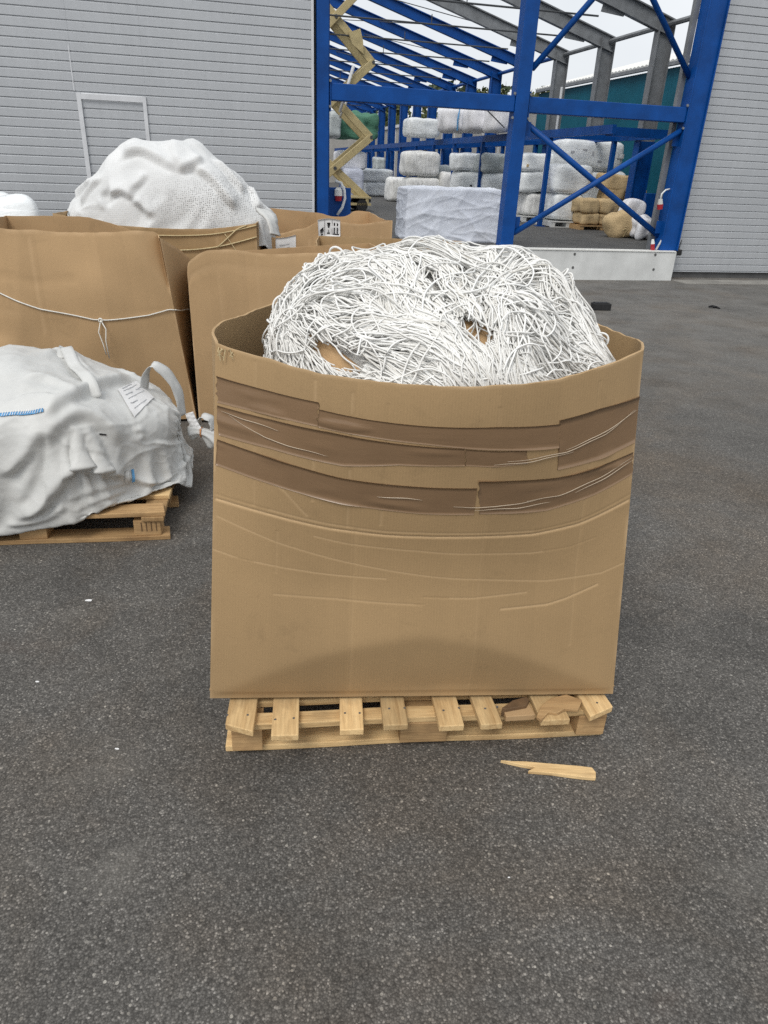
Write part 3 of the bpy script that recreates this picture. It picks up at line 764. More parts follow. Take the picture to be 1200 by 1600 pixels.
for i, (x1, y1, x2, y2, dz) in enumerate(ends):
    p = inv @ at(x1, y1, .144); q = inv @ at(x2, y2, .144); w = (q-p).length*.96; c = (p+q)/2
    back = .86; ang = PY*-.35 + (-.045, .0, .02, .055, .05, .09, .07, .13)[i]*.9
    d = Vector((-math.sin(ang*.6), math.cos(ang*.6), 0)); L = back-c.y
    cc = c+d*(L/2)
    board('deck_board', pal, (cc.x, cc.y, .144-.011), L, w, .022, math.atan2(d.y, d.x), chip=(.03, 0, 0, 0, 0, 0, .0, -.035)[i])
for (yy, x0, x1, ww) in ((.002, .09, 1.17, .05), (.115, .02, 1.16, .085), (.45, .0, 1.2, .095), (.82, .0, 1.2, .095)):
    board('cross_board', pal, ((x0+x1)/2, yy, .111), x1-x0, ww, .022)
for yy in (-.005, .43, .82):
    for xx in (.07, .60, 1.13):
        b = board('block', pal, (xx, yy+.03, .061), .145 if xx == .6 else .09, .10, .078, 0, 'aged_pine')
board('bottom_board', pal, (.592, .045, .011), 1.18, .10, .022, warp=.002)
for yy in (.45, .83): board('bottom_board', pal, (.592, yy, .011), 1.18, .10, .022)
m = MB()
for i, (x1, y1, x2, y2, dz) in enumerate(ends):
    p = at(x1+8, y1-26, .1445); q = at(x2-8, y2-26, .1445)
    for e in (p, q):
        m.tube([e+Vector((0, 0, -.003)), e+Vector((0, 0, .0006))], .0035, 8)
m.build('nail_heads', 'base_dark', pal)

# ---- splintered wood on and beside the pallet ---------------------------
def splinter(name, outline, z0, h, mat, label, tilt=None, cat='wood piece'):
    m = MB(); pts = [Vector((p.x, p.y, z0)) for p in outline]
    c = sum(pts, Vector())/len(pts)
    m.prism(pts, Vector((0, 0, h)))
    o = m.build(name, mat, None, bevel=.002); fix_normals(o)
    if tilt: o.rotation_euler = tilt
    tag(o, label, cat, 'broken pieces of wood'); return o
pts = [(782, 1188), (800, 1189.5), (822, 1190), (850, 1192.5), (880, 1195), (905, 1197), (925, 1199.5), (931, 1207), (931, 1216), (915, 1215), (890, 1212), (862, 1208), (825, 1205), (836, 1199), (812, 1195)]
o = splinter('wood_splinter', [at(x, y, .012) for x, y in pts], .001, .013, 'pine', 'pointed pine splinter lying on the asphalt in front of the pallet')
pts = [(838, 1116), (845, 1101), (860, 1090), (884, 1085), (909, 1094), (903, 1108), (882, 1106), (870, 1112), (857, 1110), (846, 1122)]
o = splinter('wood_chunk', [at(x, y+4, .15) for x, y in pts], .146, .012, 'aged_pine', 'curved reddish plank fragment lying across the right deck boards', (R(3), R(-2), 0))
pts = [(783, 1106), (800, 1094), (822, 1088), (826, 1093), (822, 1102), (790, 1108)]
o = splinter('wood_chunk', [at(x, y+6, .14) for x, y in pts], .123, .032, 'wood_dark', 'dark brown bark edged wood chunk wedged between deck boards')
pts = [(786, 1109), (826, 1101), (836, 1118), (790, 1121)]
o = splinter('wood_chunk', [at(x, y+4, .13) for x, y in pts], .123, .02, 'cardboard_dark', 'flat brown fibreboard scrap wedged between deck boards below the dark chunk')

# ---- the heap of white rope net ----------------------------------------
CX, CY, RX, RY, Z0, AH = .108, 2.00, .475, .455, .98, .395
LUMPS = ((.27, 2.05, .13, .13, .045), (-.05, 1.98, .16, .14, .02), (-.27, 1.95, .10, .12, .02), (.47, 1.93, .10, .12, .03), (-.17, 1.75, .12, .08, .02), (.30, 1.72, .12, .08, .02), (.09, 2.03, .10, .12, .045), (-.20, 2.0, .12, .12, .02))
def heap(a, b):
    """disc coordinates -> point on the heap"""
    r = np.sqrt(a*a+b*b)+1e-9; rho = np.minimum(r, 1.25)
    S = np.sin(np.minimum(rho, 1.0)*math.pi/2)**.80; C = np.cos(np.minimum(rho, 1.0)*math.pi/2)**.80
    fy = np.where(b < 0, RY*1.02, RY*.92)
    x = CX+RX*a/r*S; y = CY+fy*b/r*S; z = Z0+AH*C-np.maximum(rho-1, 0)*.3
    x = x+.075*sstep(.55, 1, rho)*sstep(.35, .9, a/r)*sstep(.25, -.25, b/r)
    for (lx, ly, sx, sy, h) in LUMPS: z = z+h*np.exp(-((x-lx)/sx)**2-((y-ly)/sy)**2)
    p = np.stack([x, y, z], -1); n = np.stack([x-CX, (y-CY), (z-Z0)*.9+.08], -1); n /= np.linalg.norm(n, axis=-1)[..., None]
    p = p + n*(.016*N1(p, 2.2)+.009*N2(p, 5.5))[..., None]
    return keep_inside(p), n
def keep_inside(p):
    c, s = math.cos(BYAW), math.sin(BYAW); dx, dy = p[..., 0]-.087, p[..., 1]-2.092
    xl, yl = c*dx+s*dy, -s*dx+c*dy; v = np.clip((p[..., 2]-.158)/1.03, 0, 1); u = np.clip(xl/1.236+.5, .02, .98)
    low = p[..., 2] < 1.24
    ymin = np.where(low, -.40-front_off(u, v)+.034, -9); yl = np.maximum(yl, ymin)
    return np.stack([.087+c*xl-s*yl, 2.092+s*xl+c*yl, p[..., 2]], -1)
ga, gb_ = np.meshgrid(np.linspace(0, 2*math.pi, 97)[:-1], np.linspace(.0, 1.0, 34), indexing='ij')
pc, nc = heap(np.cos(ga)*gb_, np.sin(ga)*gb_)
core_V = (pc-nc*.030).reshape(-1, 3); core_F = grid_faces(96, 34, True)
def to_px(p):
    d = np.asarray(p)-np.array([0, 0, H]); f_, r_, u_ = (np.array(v) for v in (fw, rt, up)); z = d@f_
    return np.stack([600+FPX*(d@r_)/z, 800-FPX*(d@u_)/z], -1)
g3 = np.random.default_rng(21)
TV, TF, TT = [], [], []; tcount = 0
SEG = 5; ANG = np.arange(SEG)*2*math.pi/SEG
ZONES = ((528, 558, 58, 20, .42), (742, 518, 38, 19, .5))   # where cardboard shows between the cords
def add_strand(pts, r, tone):
    px = to_px(pts); ins = np.zeros(len(pts), bool)
    kz = g3.uniform(.62, 1.35)
    for zx, zy, ra, rb_, an in ZONES:
        ra, rb_ = ra*kz, rb_*kz; dx, dy = px[:, 0]-zx, px[:, 1]-zy; c, s = math.cos(an), math.sin(an)
        ins |= ((c*dx+s*dy)/ra)**2+((-s*dx+c*dy)/rb_)**2 < 1
    if ins.any() and g3.random() > .022:
        k = 0
        while k < len(pts):
            if ins[k]: k += 1; continue
            e = k
            while e < len(pts) and not ins[e]: e += 1
            if e-k >= 5: put_strand(pts[k:e], r, tone)
            k = e
    elif len(pts) >= 4: put_strand(pts, r, tone)
def put_strand(pts, r, tone):
    global tcount
    n = len(pts); t = np.gradient(pts, axis=0); t /= np.linalg.norm(t, axis=1)[:, None]+1e-9
    ref = np.cross(t, [.31, .2, .93]); ref /= np.linalg.norm(ref, axis=1)[:, None]+1e-9; b = np.cross(t, ref)
    V = pts[:, None]+r*(ref[:, None]*np.cos(ANG)[None, :, None]+b[:, None]*np.sin(ANG)[None, :, None])
    TV.append(V.reshape(-1, 3)); i = np.arange(n-1)[:, None]*SEG; j = np.arange(SEG)[None]; jn = (j+1) % SEG
    TF.append(np.stack([i+j, i+jn, i+SEG+jn, i+SEG+j], -1).reshape(-1, 4)+tcount); TT.append(np.full(n*SEG, tone)); tcount += n*SEG
GUIDE = np.array([(430,470,80),(425,540,95),(470,440,130),(520,410,150),(560,400,10),(480,500,20),(540,510,-15),(600,520,-10),(650,515,10),(500,540,50),(560,560,20),(640,560,30),(700,540,60),(620,420,70),
    (660,450,65),(700,430,60),(740,400,40),(700,480,65),(760,480,95),(800,520,80),(780,570,70),(850,540,35),(880,560,30),(840,460,20),(800,430,160),(880,440,60),(900,500,75),(850,500,40),(600,580,15),(720,580,30),(760,560,85),(650,390,0),(580,470,60)], float)
GN = 61; gx = np.linspace(-1.1, 1.1, GN); GA, GB = np.meshgrid(gx, gx, indexing='ij'); e_ = .01
P0 = to_px(heap(GA, GB)[0]); Ja = (to_px(heap(GA+e_, GB)[0])-P0)/e_; Jb = (to_px(heap(GA, GB+e_)[0])-P0)/e_
wd = 1/(((P0[:, :, None]-GUIDE[None, None, :, :2])**2).sum(-1)+250)**1.6
ang2 = np.radians(GUIDE[:, 2])*2; c2, s2 = (wd*np.cos(ang2)).sum(-1), (wd*np.sin(ang2)).sum(-1)
dirp = np.stack([np.cos(np.arctan2(s2, c2)/2), np.sin(np.arctan2(s2, c2)/2)], -1)
det = Ja[..., 0]*Jb[..., 1]-Ja[..., 1]*Jb[..., 0]; det = np.where(np.abs(det) < 2000, np.sign(det+1e-9)*2000, det)
da = (dirp[..., 0]*Jb[..., 1]-dirp[..., 1]*Jb[..., 0])/det; db = (-dirp[..., 0]*Ja[..., 1]+dirp[..., 1]*Ja[..., 0])/det
FLOW = np.where(GB > .45, np.arctan2(GB, GA)+1.2*np.sin(3*GA), np.arctan2(db, da))
def flow(a, b):
    i = min(GN-1, max(0, int((a+1.1)/2.2*(GN-1)+.5))); j = min(GN-1, max(0, int((b+1.1)/2.2*(GN-1)+.5)))
    return FLOW[i, j]
def walk(a, b, L, th=None, curl=.0, follow=.5, step=.022):
    n = max(5, int(L/(step*.62))); P = np.empty((n, 2)); th = flow(a, b) if th is None else th; w = 0
    for i in range(n):
        P[i] = a, b
        w += g3.normal()*curl; w *= .9
        f = flow(a, b); d = math.atan2(math.sin(f-th), math.cos(f-th)); 
        if abs(d) > math.pi/2: d = math.atan2(math.sin(f+math.pi-th), math.cos(f+math.pi-th))
        th += d*follow*.35 + w
        a += math.cos(th)*step; b += math.sin(th)*step
        r = math.hypot(a, b)
        if r > 1.06: a *= 1.06/r; b *= 1.06/r; th += .35
    return P
def strands(nb, L, ns, spread, lay, rad=.0030):
    for _ in range(nb):
        rr = math.sqrt(g3.uniform(0, 1.0)); an = g3.uniform(0, 2*math.pi)
        if g3.random() < .55: an = -math.pi/2+g3.normal()*.9     # more on the seen side
        base = walk(rr*math.cos(an), rr*math.sin(an), g3.uniform(*L), curl=.028)
        n = len(base); t = np.gradient(base, axis=0); t /= np.linalg.norm(t, axis=1)[:, None]+1e-9; side = np.stack([-t[:, 1], t[:, 0]], -1)
        s = np.arange(n)*.0137; kn = g3.uniform(.05, .08); ph0 = g3.uniform(0, 6); lay0 = g3.uniform(*lay)
        for k in range(g3.integers(*ns)):
            o = g3.normal()*spread; ph = g3.uniform(0, 6.28); fr = g3.uniform(5, 14)
            pinch = .28+.72*np.abs(np.sin(math.pi*s/kn+ph0))
            off = o*pinch + .006*np.sin(s*fr+ph) + .0025*np.sin(s*fr*3.1+ph*2)
            i0 = g3.integers(0, max(1, n//3)); i1 = n-g3.integers(0, max(1, n//3))
            if i1-i0 < 5: continue
            q = base+side*off[:, None]; p, nn = heap(q[:, 0], q[:, 1])
            lift = lay0+g3.normal()*.004+.006*np.sin(s*fr*1.3+ph*1.7)
            # lay on the heap at roughly even arc length
            p = keep_inside(p+nn*lift[:, None])[i0:i1]
            add_strand(p, rad*g3.uniform(.85, 1.12), float(np.clip(g3.normal(.62, .22), 0, 1)))
strands(420, (.25, .6), (12, 20), .015, (-.024, -.008), .0021)
strands(560, (.3, .8), (10, 18), .014, (-.012, .008), .0020)
strands(260, (.25, .7), (4, 9), .016, (.002, .014), .0021)
for _ in range(230):                                    # loose loops and wandering cords
    rr = math.sqrt(g3.uniform(0.02, 1.0)); an = g3.uniform(0, 2*math.pi)
    if g3.random() < .5: an = -math.pi/2+g3.normal()*1.0
    q = walk(rr*math.cos(an), rr*math.sin(an), g3.uniform(.15, .42), th=g3.uniform(0, 6.28), curl=.10, follow=.1)
    p, nn = heap(q[:, 0], q[:, 1]); n = len(p); x = np.linspace(0, 1, n)
    p = p+nn*(.012+g3.uniform(0, .014)*np.sin(x*math.pi)+.004*np.sin(x*17))[:, None]
    add_strand(keep_inside(p), .0023*g3.uniform(.9, 1.1), float(np.clip(g3.normal(.75, .2), 0, 1)))
for _ in range(150):                                    # short bights standing off the outline
    rr = g3.uniform(.25, 1.0); an = g3.uniform(-.3, math.pi+.3)
    a, b = rr*math.cos(an), rr*math.sin(an)
    p0, n0 = heap(np.array([a]), np.array([b])); p0 = p0[0]; n0 = n0[0]
    t = np.cross(n0, g3.normal(size=3)); t /= np.linalg.norm(t); w = g3.uniform(.012, .03); hh = g3.uniform(.008, .03)
    x = np.linspace(0, math.pi, 12)
    p = p0+np.outer(np.cos(x)*w, t)+np.outer(np.sin(x)*hh+.004, n0)
    add_strand(p, .003, .8)
V = np.concatenate([core_V]+TV); k = len(core_V)
me_F = core_F + (np.concatenate(TF)+k).tolist()
tone = np.concatenate([np.full(k, .3)]+TT)
net = mesh_obj('rope_net', V, me_F, ['net_core', 'rope'], None, smooth=True, attrs=dict(tone=tone), fm=[0]*len(core_F)+[1]*(len(me_F)-len(core_F)), origin=(CX, CY, Z0))
tag(net, 'tangled heap of white knotted rope net filling the taped main box', 'net')
# cardboard scraps showing through the net
def scrap(px, lift, label, mat='cardboard_pale'):
    pts = []
    for x, y in px:
        # drop the pixel's ray on the heap by marching
        d = ray(x, y).normalized(); t = 1.2; best = None
        while t < 3.2:
            p = Vector((0, 0, H))+d*t; xx, yy = (p.x-CX)/RX, (p.y-CY)/RY; r = math.hypot(xx, yy)
            if r < 1.0:
                rho = math.asin(min(1, r**(1/.80)))*2/math.pi; q, nn = heap(np.array([xx/r*rho]), np.array([yy/r*rho]))
                if p.z < q[0][2]+lift: best = p; break
            t += .004
        if best: pts.append(best)
    c = sum(pts, Vector())/len(pts); n = (pts[1]-pts[0]).cross(pts[2]-pts[1]).normalized()
    if n.z < 0: n = -n
    m = MB(); m.prism([p-n*.004 for p in pts], n*.004); o = m.build('cardboard_scrap', mat); fix_normals(o)
    tag(o, label, 'scrap', 'cardboard scraps in the net'); return o
scrap([(476, 530), (488, 520), (505, 530), (545, 560), (580, 588), (540, 588), (500, 572), (480, 560)], -.004, 'tan cardboard scrap showing through the net at the front left rim')
scrap([(706, 487), (728, 488), (750, 502), (778, 520), (782, 545), (748, 548), (722, 535), (708, 512)], -.010, 'brown cardboard scrap half buried under cords in the middle of the net')
# ================================================================== OTHER CARTONS
def vcrease(side, u, v0, v1, wear=.3, d=-.002): return dict(side=side, vert=1, u=[u, u+.002], v=[v0, v1], w=.006, d=d, wear=wear, bf=2, on=.7)
def hcrease(side, us, vs, wear=.5, d=-.003, w=.006): return dict(side=side, u=us, v=vs, w=w, d=d, wear=wear, bf=2, on=.8)
def carton(name, label, base, rims, mat, off=None, creases=(), group='open cardboard boxes', seed=0, nu=40, nv=46, front=70, rough=.008):
    c = sum(base)/4; e = empty(name, (c[0], c[1], 0), 0); tag(e, label, 'box', group)
    k = Carton(base, rims, off, rough=rough, seed=seed)
    k.build('box_walls', mat, e, nu=nu, nv=nv, creases=creases, front=front); return e, k
def v3(*a): return np.array(a, float)
# A: the big plain box at the left, string round it
FL, FR = v3(-2.47, 4.22, .02), v3(-1.30, 4.53, .02); d = (FR-FL)/np.linalg.norm(FR-FL); nb = v3(-d[1], d[0], 0)
BR, BL = FR+nb*.8, FL+nb*.8
rFL, rFR = v3(-2.44, 4.25, 1.205), v3(-1.425, 4.50, 1.165)
rBR, rBL = v3(-1.45, 5.27, .83), v3(-2.60, 5.00, 1.215)
boxA, kA = carton('cardboard_box', 'big plain cardboard box with white string knotted round it, behind the white bulk bag', [FL, FR, BR, BL],
    {0: [rFL, v3(-2.1, 4.335, 1.192), v3(-1.8, 4.41, 1.186), v3(-1.50, 4.48, 1.196), v3(-1.45, 4.495, 1.188), rFR], 1: [rFR, v3(-1.40, 4.76, 1.06), v3(-1.39, 5.02, .94), rBR], 2: [rBR, v3(-1.72, 5.20, 1.08), v3(-1.95, 5.14, 1.185), rBL], 3: [rBL, rFL]},
    'cardboard_dark', {0: lambda u, v: .05*shape_u(u)*np.sin(v*3.1)-.5*np.maximum(0, .8*(u*1.2-1.03)+.6*(v*1.15-1.02))-.30*np.maximum(0, 1.1*(.17-u)+.18*(v-.5))*sstep(.4, .5, v), 1: lambda u, v: .02*shape_u(u)*v}, seed=3,
    creases=[vcrease(0, .62, .3, .98, .25), vcrease(0, .30, .5, .97, .2), hcrease(0, [.0, .5, 1], [.60, .585, .60], .12, -.003), hcrease(0, [.1, .3, .5], [.78, .76, .775], .0, -.006, .012), vcrease(1, .5, 0, .97, .3)])
# pale creased corner of box A
# B: the box under the netting
FL, FR = v3(-2.93, 6.42, .02), v3(-1.22, 6.56, .02); d = (FR-FL)/np.linalg.norm(FR-FL); nb = v3(-d[1], d[0], 0); BR, BL = FR+nb*1.0, FL+nb*1.0
up3 = lambda p, z: v3(p[0], p[1], z)
boxB, kB = carton('cardboard_box', 'wide cardboard box topped by the rounded heap of white netting, against the ribbed wall', [FL, FR, BR, BL],
    {0: [up3(FL, 1.14), up3(FL*.75+FR*.25, 1.08)-nb*.05, up3(FL*.5+FR*.5, 1.06)-nb*.10, up3(FL*.2+FR*.8, 1.07)-nb*.04, up3(FR, 1.12)], 1: [up3(FR, 1.12), up3(BR, 1.12)], 2: [up3(BR, 1.12), up3(BL, 1.14)], 3: [up3(BL, 1.14), up3(FL, 1.14)]},
    'cardboard', seed=5, creases=[vcrease(0, .80, .1, .98, .4), vcrease(0, .45, .1, .98, .2), hcrease(0, [.5, .75, 1], [.80, .83, .86], .1, -.006, .01)])
# C: centre box
FL, FR = v3(-1.275, 4.50, .02), v3(-.08, 4.67, .02); d = (FR-FL)/np.linalg.norm(FR-FL); nb = v3(-d[1], d[0], 0); BR, BL = FR+nb*.8, FL+nb*.8
boxC, kC = carton('cardboard_box', 'cardboard box with a clipped upper corner, right of the string tied box', [FL, FR, BR, BL],
    {0: [up3(FL, .97), up3(FL, 1.03)+d*.012, up3(FL, 1.068)+d*.06, up3(FL*.55+FR*.45, 1.095), up3(FR, 1.13)], 1: [up3(FR, 1.13), up3(FR*.5+BR*.5, 1.10)+d*.05, up3(BR, 1.10)], 2: [up3(BR, 1.10), up3(BL, 1.0)], 3: [up3(BL, 1.0), up3(FL, .97)]},
    'cardboard_dark', {0: lambda u, v: .03*shape_u(u)*np.sin(v*3.1)}, seed=8, creases=[hcrease(0, [0, .5, 1], [.905, .90, .90], .35, -.006, .008), vcrease(0, .38, .05, .98, .15), vcrease(0, .2, .05, .9, .12)])
# E: box mostly hidden behind the net heap
b = quad(-.02, 5.98, 1.22, .8, R(4), .02)
boxE, kE = carton('cardboard_box', 'cardboard box almost hidden behind the rope net heap, only its folded rim showing', b,
    {0: [up3(b[0], 1.03), up3(b[0]*.5+b[1]*.5, 1.035), up3(b[1], 1.03)], 1: [up3(b[1], 1.03), up3(b[2], 1.06)], 2: [up3(b[2], 1.06), up3(b[3], 1.06)], 3: [up3(b[3], 1.06), up3(b[0], 1.03)]}, 'cardboard', seed=11, creases=[vcrease(0, .1, .6, .98, .5)])
# a turned down flap on it
m = MB(); p0 = Vector(up3(b[0], 1.055)); e1 = Vector(b[1]-b[0]).normalized(); m.prism([p0+Vector((.02, -.012, 0)), p0+e1*.20+Vector((0, -.012, -.01)), p0+e1*.16+Vector((0, -.03, -.16)), p0+e1*.03+Vector((0, -.03, -.10))], Vector((0, -.006, 0)))
o = m.build('flap', 'cardboard_pale', boxE); fix_normals(o)
# D: pale box with paper and handling label
FL, FR = v3(-1.16, 6.98, .02), v3(-.04, 7.36, .02); d = (FR-FL)/np.linalg.norm(FR-FL); nb = v3(-d[1], d[0], 0); BR, BL = FR+nb*.8, FL+nb*.8
boxD, kD = carton('cardboard_box', 'torn pale cardboard box carrying a white paper and a black arrow handling label', [FL, FR, BR, BL],
    {0: [up3(FL, 1.0), up3(FL*.9+FR*.1, 1.015), up3(FL*.80+FR*.20, 1.05), up3(FL*.72+FR*.28, 1.065), up3(FL*.62+FR*.38, 1.115), up3(FL*.3+FR*.7, 1.105), up3(FR, 1.14)],
     1: [up3(FR, 1.14), up3(FR*.7+BR*.3, 1.13), up3(BR, 1.17)], 2: [up3(BR, 1.17), up3(BR*.85+BL*.15, 1.165), up3(BR*.80+BL*.20, 1.13), up3(BR*.5+BL*.5, 1.15), up3(BL, 1.19)], 3: [up3(BL, 1.19), up3(FL*.4+BL*.6, 1.10), up3(FL, 1.0)]},
    'cardboard_pale', {0: lambda u, v: .03*shape_u(u)*v}, seed=14, rough=.010, creases=[vcrease(0, .66, .2, .97, .3), vcrease(0, .90, .2, .97, .4), vcrease(0, .30, .3, .9, .3)])
kD.strip('paper', 'paper_white', boxD, 0, [(.03, .965), (.19, .955)], [(.03, .73), (.19, .73)], off=.004, nu=12, nv=12)
for r_ in range(5): kD.strip('printed_line', 'print_grey', boxD, 0, [(.06, .90-.03*r_), (.06+.08*(1 if r_ != 2 else .6), .897-.03*r_)], [(.06, .894-.03*r_), (.06+.08*(1 if r_ != 2 else .6), .891-.03*r_)], off=.006, nu=6, nv=2)
lab = kD.strip('handling_label', 'paper_white', boxD, 0, [(.375, 1.02), (.555, 1.015)], [(.385, .86), (.560, .885)], off=.006, nu=12, nv=8)
def icon(polys):
    for top, bot in polys: kD.strip('label_print', 'print_black', lab, 0, top, bot, off=.0085, nu=4, nv=3)
icon([([(.432, 1.005), (.434, 1.005)], [(.433, .885), (.4345, .885)]), ([(.492, 1.005), (.494, 1.005)], [(.493, .892), (.4945, .892)])])
icon([([(.395, .935), (.422, .955)], [(.400, .905), (.425, .915)]), ([(.402, .90), (.420, .903)], [(.402, .888), (.42, .89)])])                # umbrella
icon([([(.452, .985), (.478, .985)], [(.460, .945), (.472, .945)]), ([(.4635, .945), (.4675, .945)], [(.4635, .91), (.4675, .91)]), ([(.455, .908), (.476, .908)], [(.455, .898), (.476, .898)])])   # glass
icon([([(.506, .985), (.516, .99)], [(.506, .905), (.516, .905)]), ([(.53, .99), (.54, .985)], [(.53, .905), (.54, .905)]), ([(.50, .902), (.548, .902)], [(.50, .893), (.548, .893)])])           # arrows
for top, bot in (([(.0, .999), (.05, .999)], [(.0, .97), (.05, .97)]),): pass
# F: low closed box between A and C
fb = quad(-1.40, 5.74, .62, .60, R(8), 0)
eF = empty('cardboard_carton', (-1.40, 5.74, 0), R(8)); tag(eF, 'small closed carton in the gap between the string tied box and the clipped corner box', 'box')
m = MB(); m.box((-1.40, 5.74, .385), (.62, .60, .77), (Vector((math.cos(R(8)), math.sin(R(8)), 0)), Vector((-math.sin(R(8)), math.cos(R(8)), 0)), Vector((0, 0, 1)))); m.build('carton_body', 'cardboard_dark', eF, bevel=.006)
ax8 = Vector((math.cos(R(8)), math.sin(R(8)), 0)); ay8 = Vector((-math.sin(R(8)), math.cos(R(8)), 0))
m = MB(); m.box(Vector((-1.40, 5.74, .774))-ay8*.152, (.60, .29, .006), (ax8, ay8, Vector((0, 0, 1)))); m.build('flap', 'cardboard_pale', eF)
m = MB(); m.box(Vector((-1.40, 5.74, .778))+ay8*.147, (.60, .30, .006), (ax8, ay8*math.cos(.08)+Vector((0, 0, .08)), Vector((0, 0, 1)))); m.build('flap', 'cardboard_pale', eF)
m = MB(); m.box(Vector((-1.40, 5.74, .66))-ay8*.304+ax8*.20, (.10, .004, .03), (ax8, ay8, Vector((0, 0, 1)))); m.build('hand_hole', 'gap_dark', eF)
# strings round A and B
def on_side(k, side, us, vs, n=50, off=.006):
    U = np.linspace(us[0], us[-1], n); W = np.interp(U, us, vs); W = W-.006*np.sin(math.pi*U*3)
    return [Vector(q) for q in k.P(side, U, W)+k.N(side, U, W)*off]
m = MB()
ln = on_side(kA, 0, [.0, .3, .56, .63, .85, 1.0], [.735, .63, .575, .575, .595, .63], 70, .006)
m.tube(ln, .0042, 6)
kp = Vector(kA.P(0, np.array(.60), np.array(.578)))+Vector(kA.N(0, np.array(.60), np.array(.578)))*.012
for i in range(3):
    a = i*2.1; m.tube([kp+Vector((.012*math.cos(a+t*.9), -.004, .012*math.sin(a+t*.9))) for t in range(8)], .004, 6)
m.tube([kp, kp+Vector((-.018, -.012, -.07)), kp+Vector((.004, -.016, -.15)), kp+Vector((.012, -.014, -.21))], .0035, 6)
m.tube([kp, kp+Vector((.03, -.012, -.05)), kp+Vector((.022, -.018, -.12)), kp+Vector((.028, -.014, -.23))], .0035, 6)
ln2 = on_side(kA, 1, [.0, .5, 1.0], [.63, .66, .70], 30, .006); m.tube(ln2, .0042, 6)
o = m.build('string', 'string_white', None, smooth=True); tag(o, 'thin white string knotted round the big plain box', 'string', 'strings round boxes')
m = MB(); m.tube(on_side(kB, 0, [.42, .7, 1.0], [.80, .845, .90], 40, .008), .006, 6); m.tube(on_side(kB, 0, [.80, .90, .95], [.86, .98, 1.0], 20, .010), .006, 6); m.tube(on_side(kB, 0, [.84, .90, .98], [.96, .80, .78], 20, .010), .004, 6)
m.tube(on_side(kB, 0, [.40, .7, 1.0], [.93, .955, .985], 40, .008), .005, 6)
o = m.build('string', 'twine_tan', None, smooth=True); tag(o, 'taut twine stretched across the box under the netting', 'string', 'strings round boxes')

# ================================================================== CLOTH: settle a mesh on colliders, keep the result
def recalc(me):
    bm = bmesh.new(); bm.from_mesh(me); bmesh.ops.recalc_face_normals(bm, faces=bm.faces); bm.to_mesh(me); bm.free()
def settle(V, Fc, colliders, frames=40, shrink=-.06, bend=1.2, tens=18, comp=8, mass=.35, pins=None, seed=0, uv=None, dist=.010, fric=8, quality=5):
    me = bpy.data.meshes.new('cloth_tmp'); me.from_pydata(np.asarray(V).tolist(), [], Fc); me.update(); recalc(me)
    ob = bpy.data.objects.new('cloth_tmp', me); COL.objects.link(ob)
    cols = []
    for (cv, cf) in colliders:
        cm = bpy.data.meshes.new('col_tmp'); cm.from_pydata(np.asarray(cv).tolist(), [], cf); cm.update(); recalc(cm)
        co = bpy.data.objects.new('col_tmp', cm); COL.objects.link(co)
        co.modifiers.new('c', 'COLLISION'); co.collision.thickness_outer = .008; co.collision.cloth_friction = fric; cols.append(co)
    cl = ob.modifiers.new('cloth', 'CLOTH'); s = cl.settings
    s.quality = quality; s.mass = mass; s.tension_stiffness = tens; s.compression_stiffness = comp; s.shear_stiffness = 5; s.bending_stiffness = bend
    s.tension_damping = 8; s.compression_damping = 8; s.air_damping = 2
    s.shrink_min = shrink
    cl.collision_settings.distance_min = dist; cl.collision_settings.use_collision = True; cl.collision_settings.collision_quality = 3
    if pins is not None:
        vg = ob.vertex_groups.new(name='pin'); vg.add([int(i) for i in pins], 1.0, 'REPLACE'); s.vertex_group_mass = 'pin'
    cl.point_cache.frame_start = 1; cl.point_cache.frame_end = frames+1
    SC.frame_start = 1; SC.frame_end = frames+1
    for f in range(1, frames+1):
        SC.frame_set(f)
    dg = bpy.context.evaluated_depsgraph_get(); ev = ob.evaluated_get(dg); em = ev.to_mesh()
    out = np.empty(len(em.vertices)*3); em.vertices.foreach_get('co', out); ev.to_mesh_clear()
    for o in [ob]+cols: bpy.data.objects.remove(o, do_unlink=True)
    SC.frame_set(1); SC.frame_end = 1
    return out.reshape(-1, 3)
def superell(nu, nv, c, r, e=(.7, .7), yaw=0, disp=None):
    """closed superellipsoid, poles along its local X so the bag ends gather there"""
    uu = np.linspace(0, 2*math.pi, nu+1)[:-1]; vv = np.linspace(.02, math.pi-.02, nv)
    U, W = np.meshgrid(uu, vv, indexing='ij')
    sp = lambda x, p: np.sign(x)*np.abs(x)**p
    x = -sp(np.cos(W), e[0]); y = sp(np.sin(W), e[0])*sp(np.cos(U), e[1]); z = sp(np.sin(W), e[0])*sp(np.sin(U), e[1])
    p = np.stack([x*r[0], y*r[1], z*r[2]], -1)
    if disp is not None: p = disp(p)
    cs, sn = math.cos(yaw), math.sin(yaw)
    q = np.stack([c[0]+cs*p[..., 0]-sn*p[..., 1], c[1]+sn*p[..., 0]+cs*p[..., 1], c[2]+p[..., 2]], -1)
    V = q.reshape(-1, 3); Fc = grid_faces(nu, nv, True)
    k = len(V); V = np.concatenate([V, [q[:, 0].mean(0), q[:, -1].mean(0)]])
    for i in range(nu):
        j = (i+1) % nu; Fc.append((j*nv, i*nv, k)); Fc.append((i*nv+nv-1, j*nv+nv-1, k+1))
    return V, [tuple(reversed(f)) for f in Fc]
def box_col(c, size, yaw):
    m = MB(); m.box(c, size, (Vector((math.cos(yaw), math.sin(yaw), 0)), Vector((-math.sin(yaw), math.cos(yaw), 0)), Vector((0, 0, 1)))); return m.V, m.F
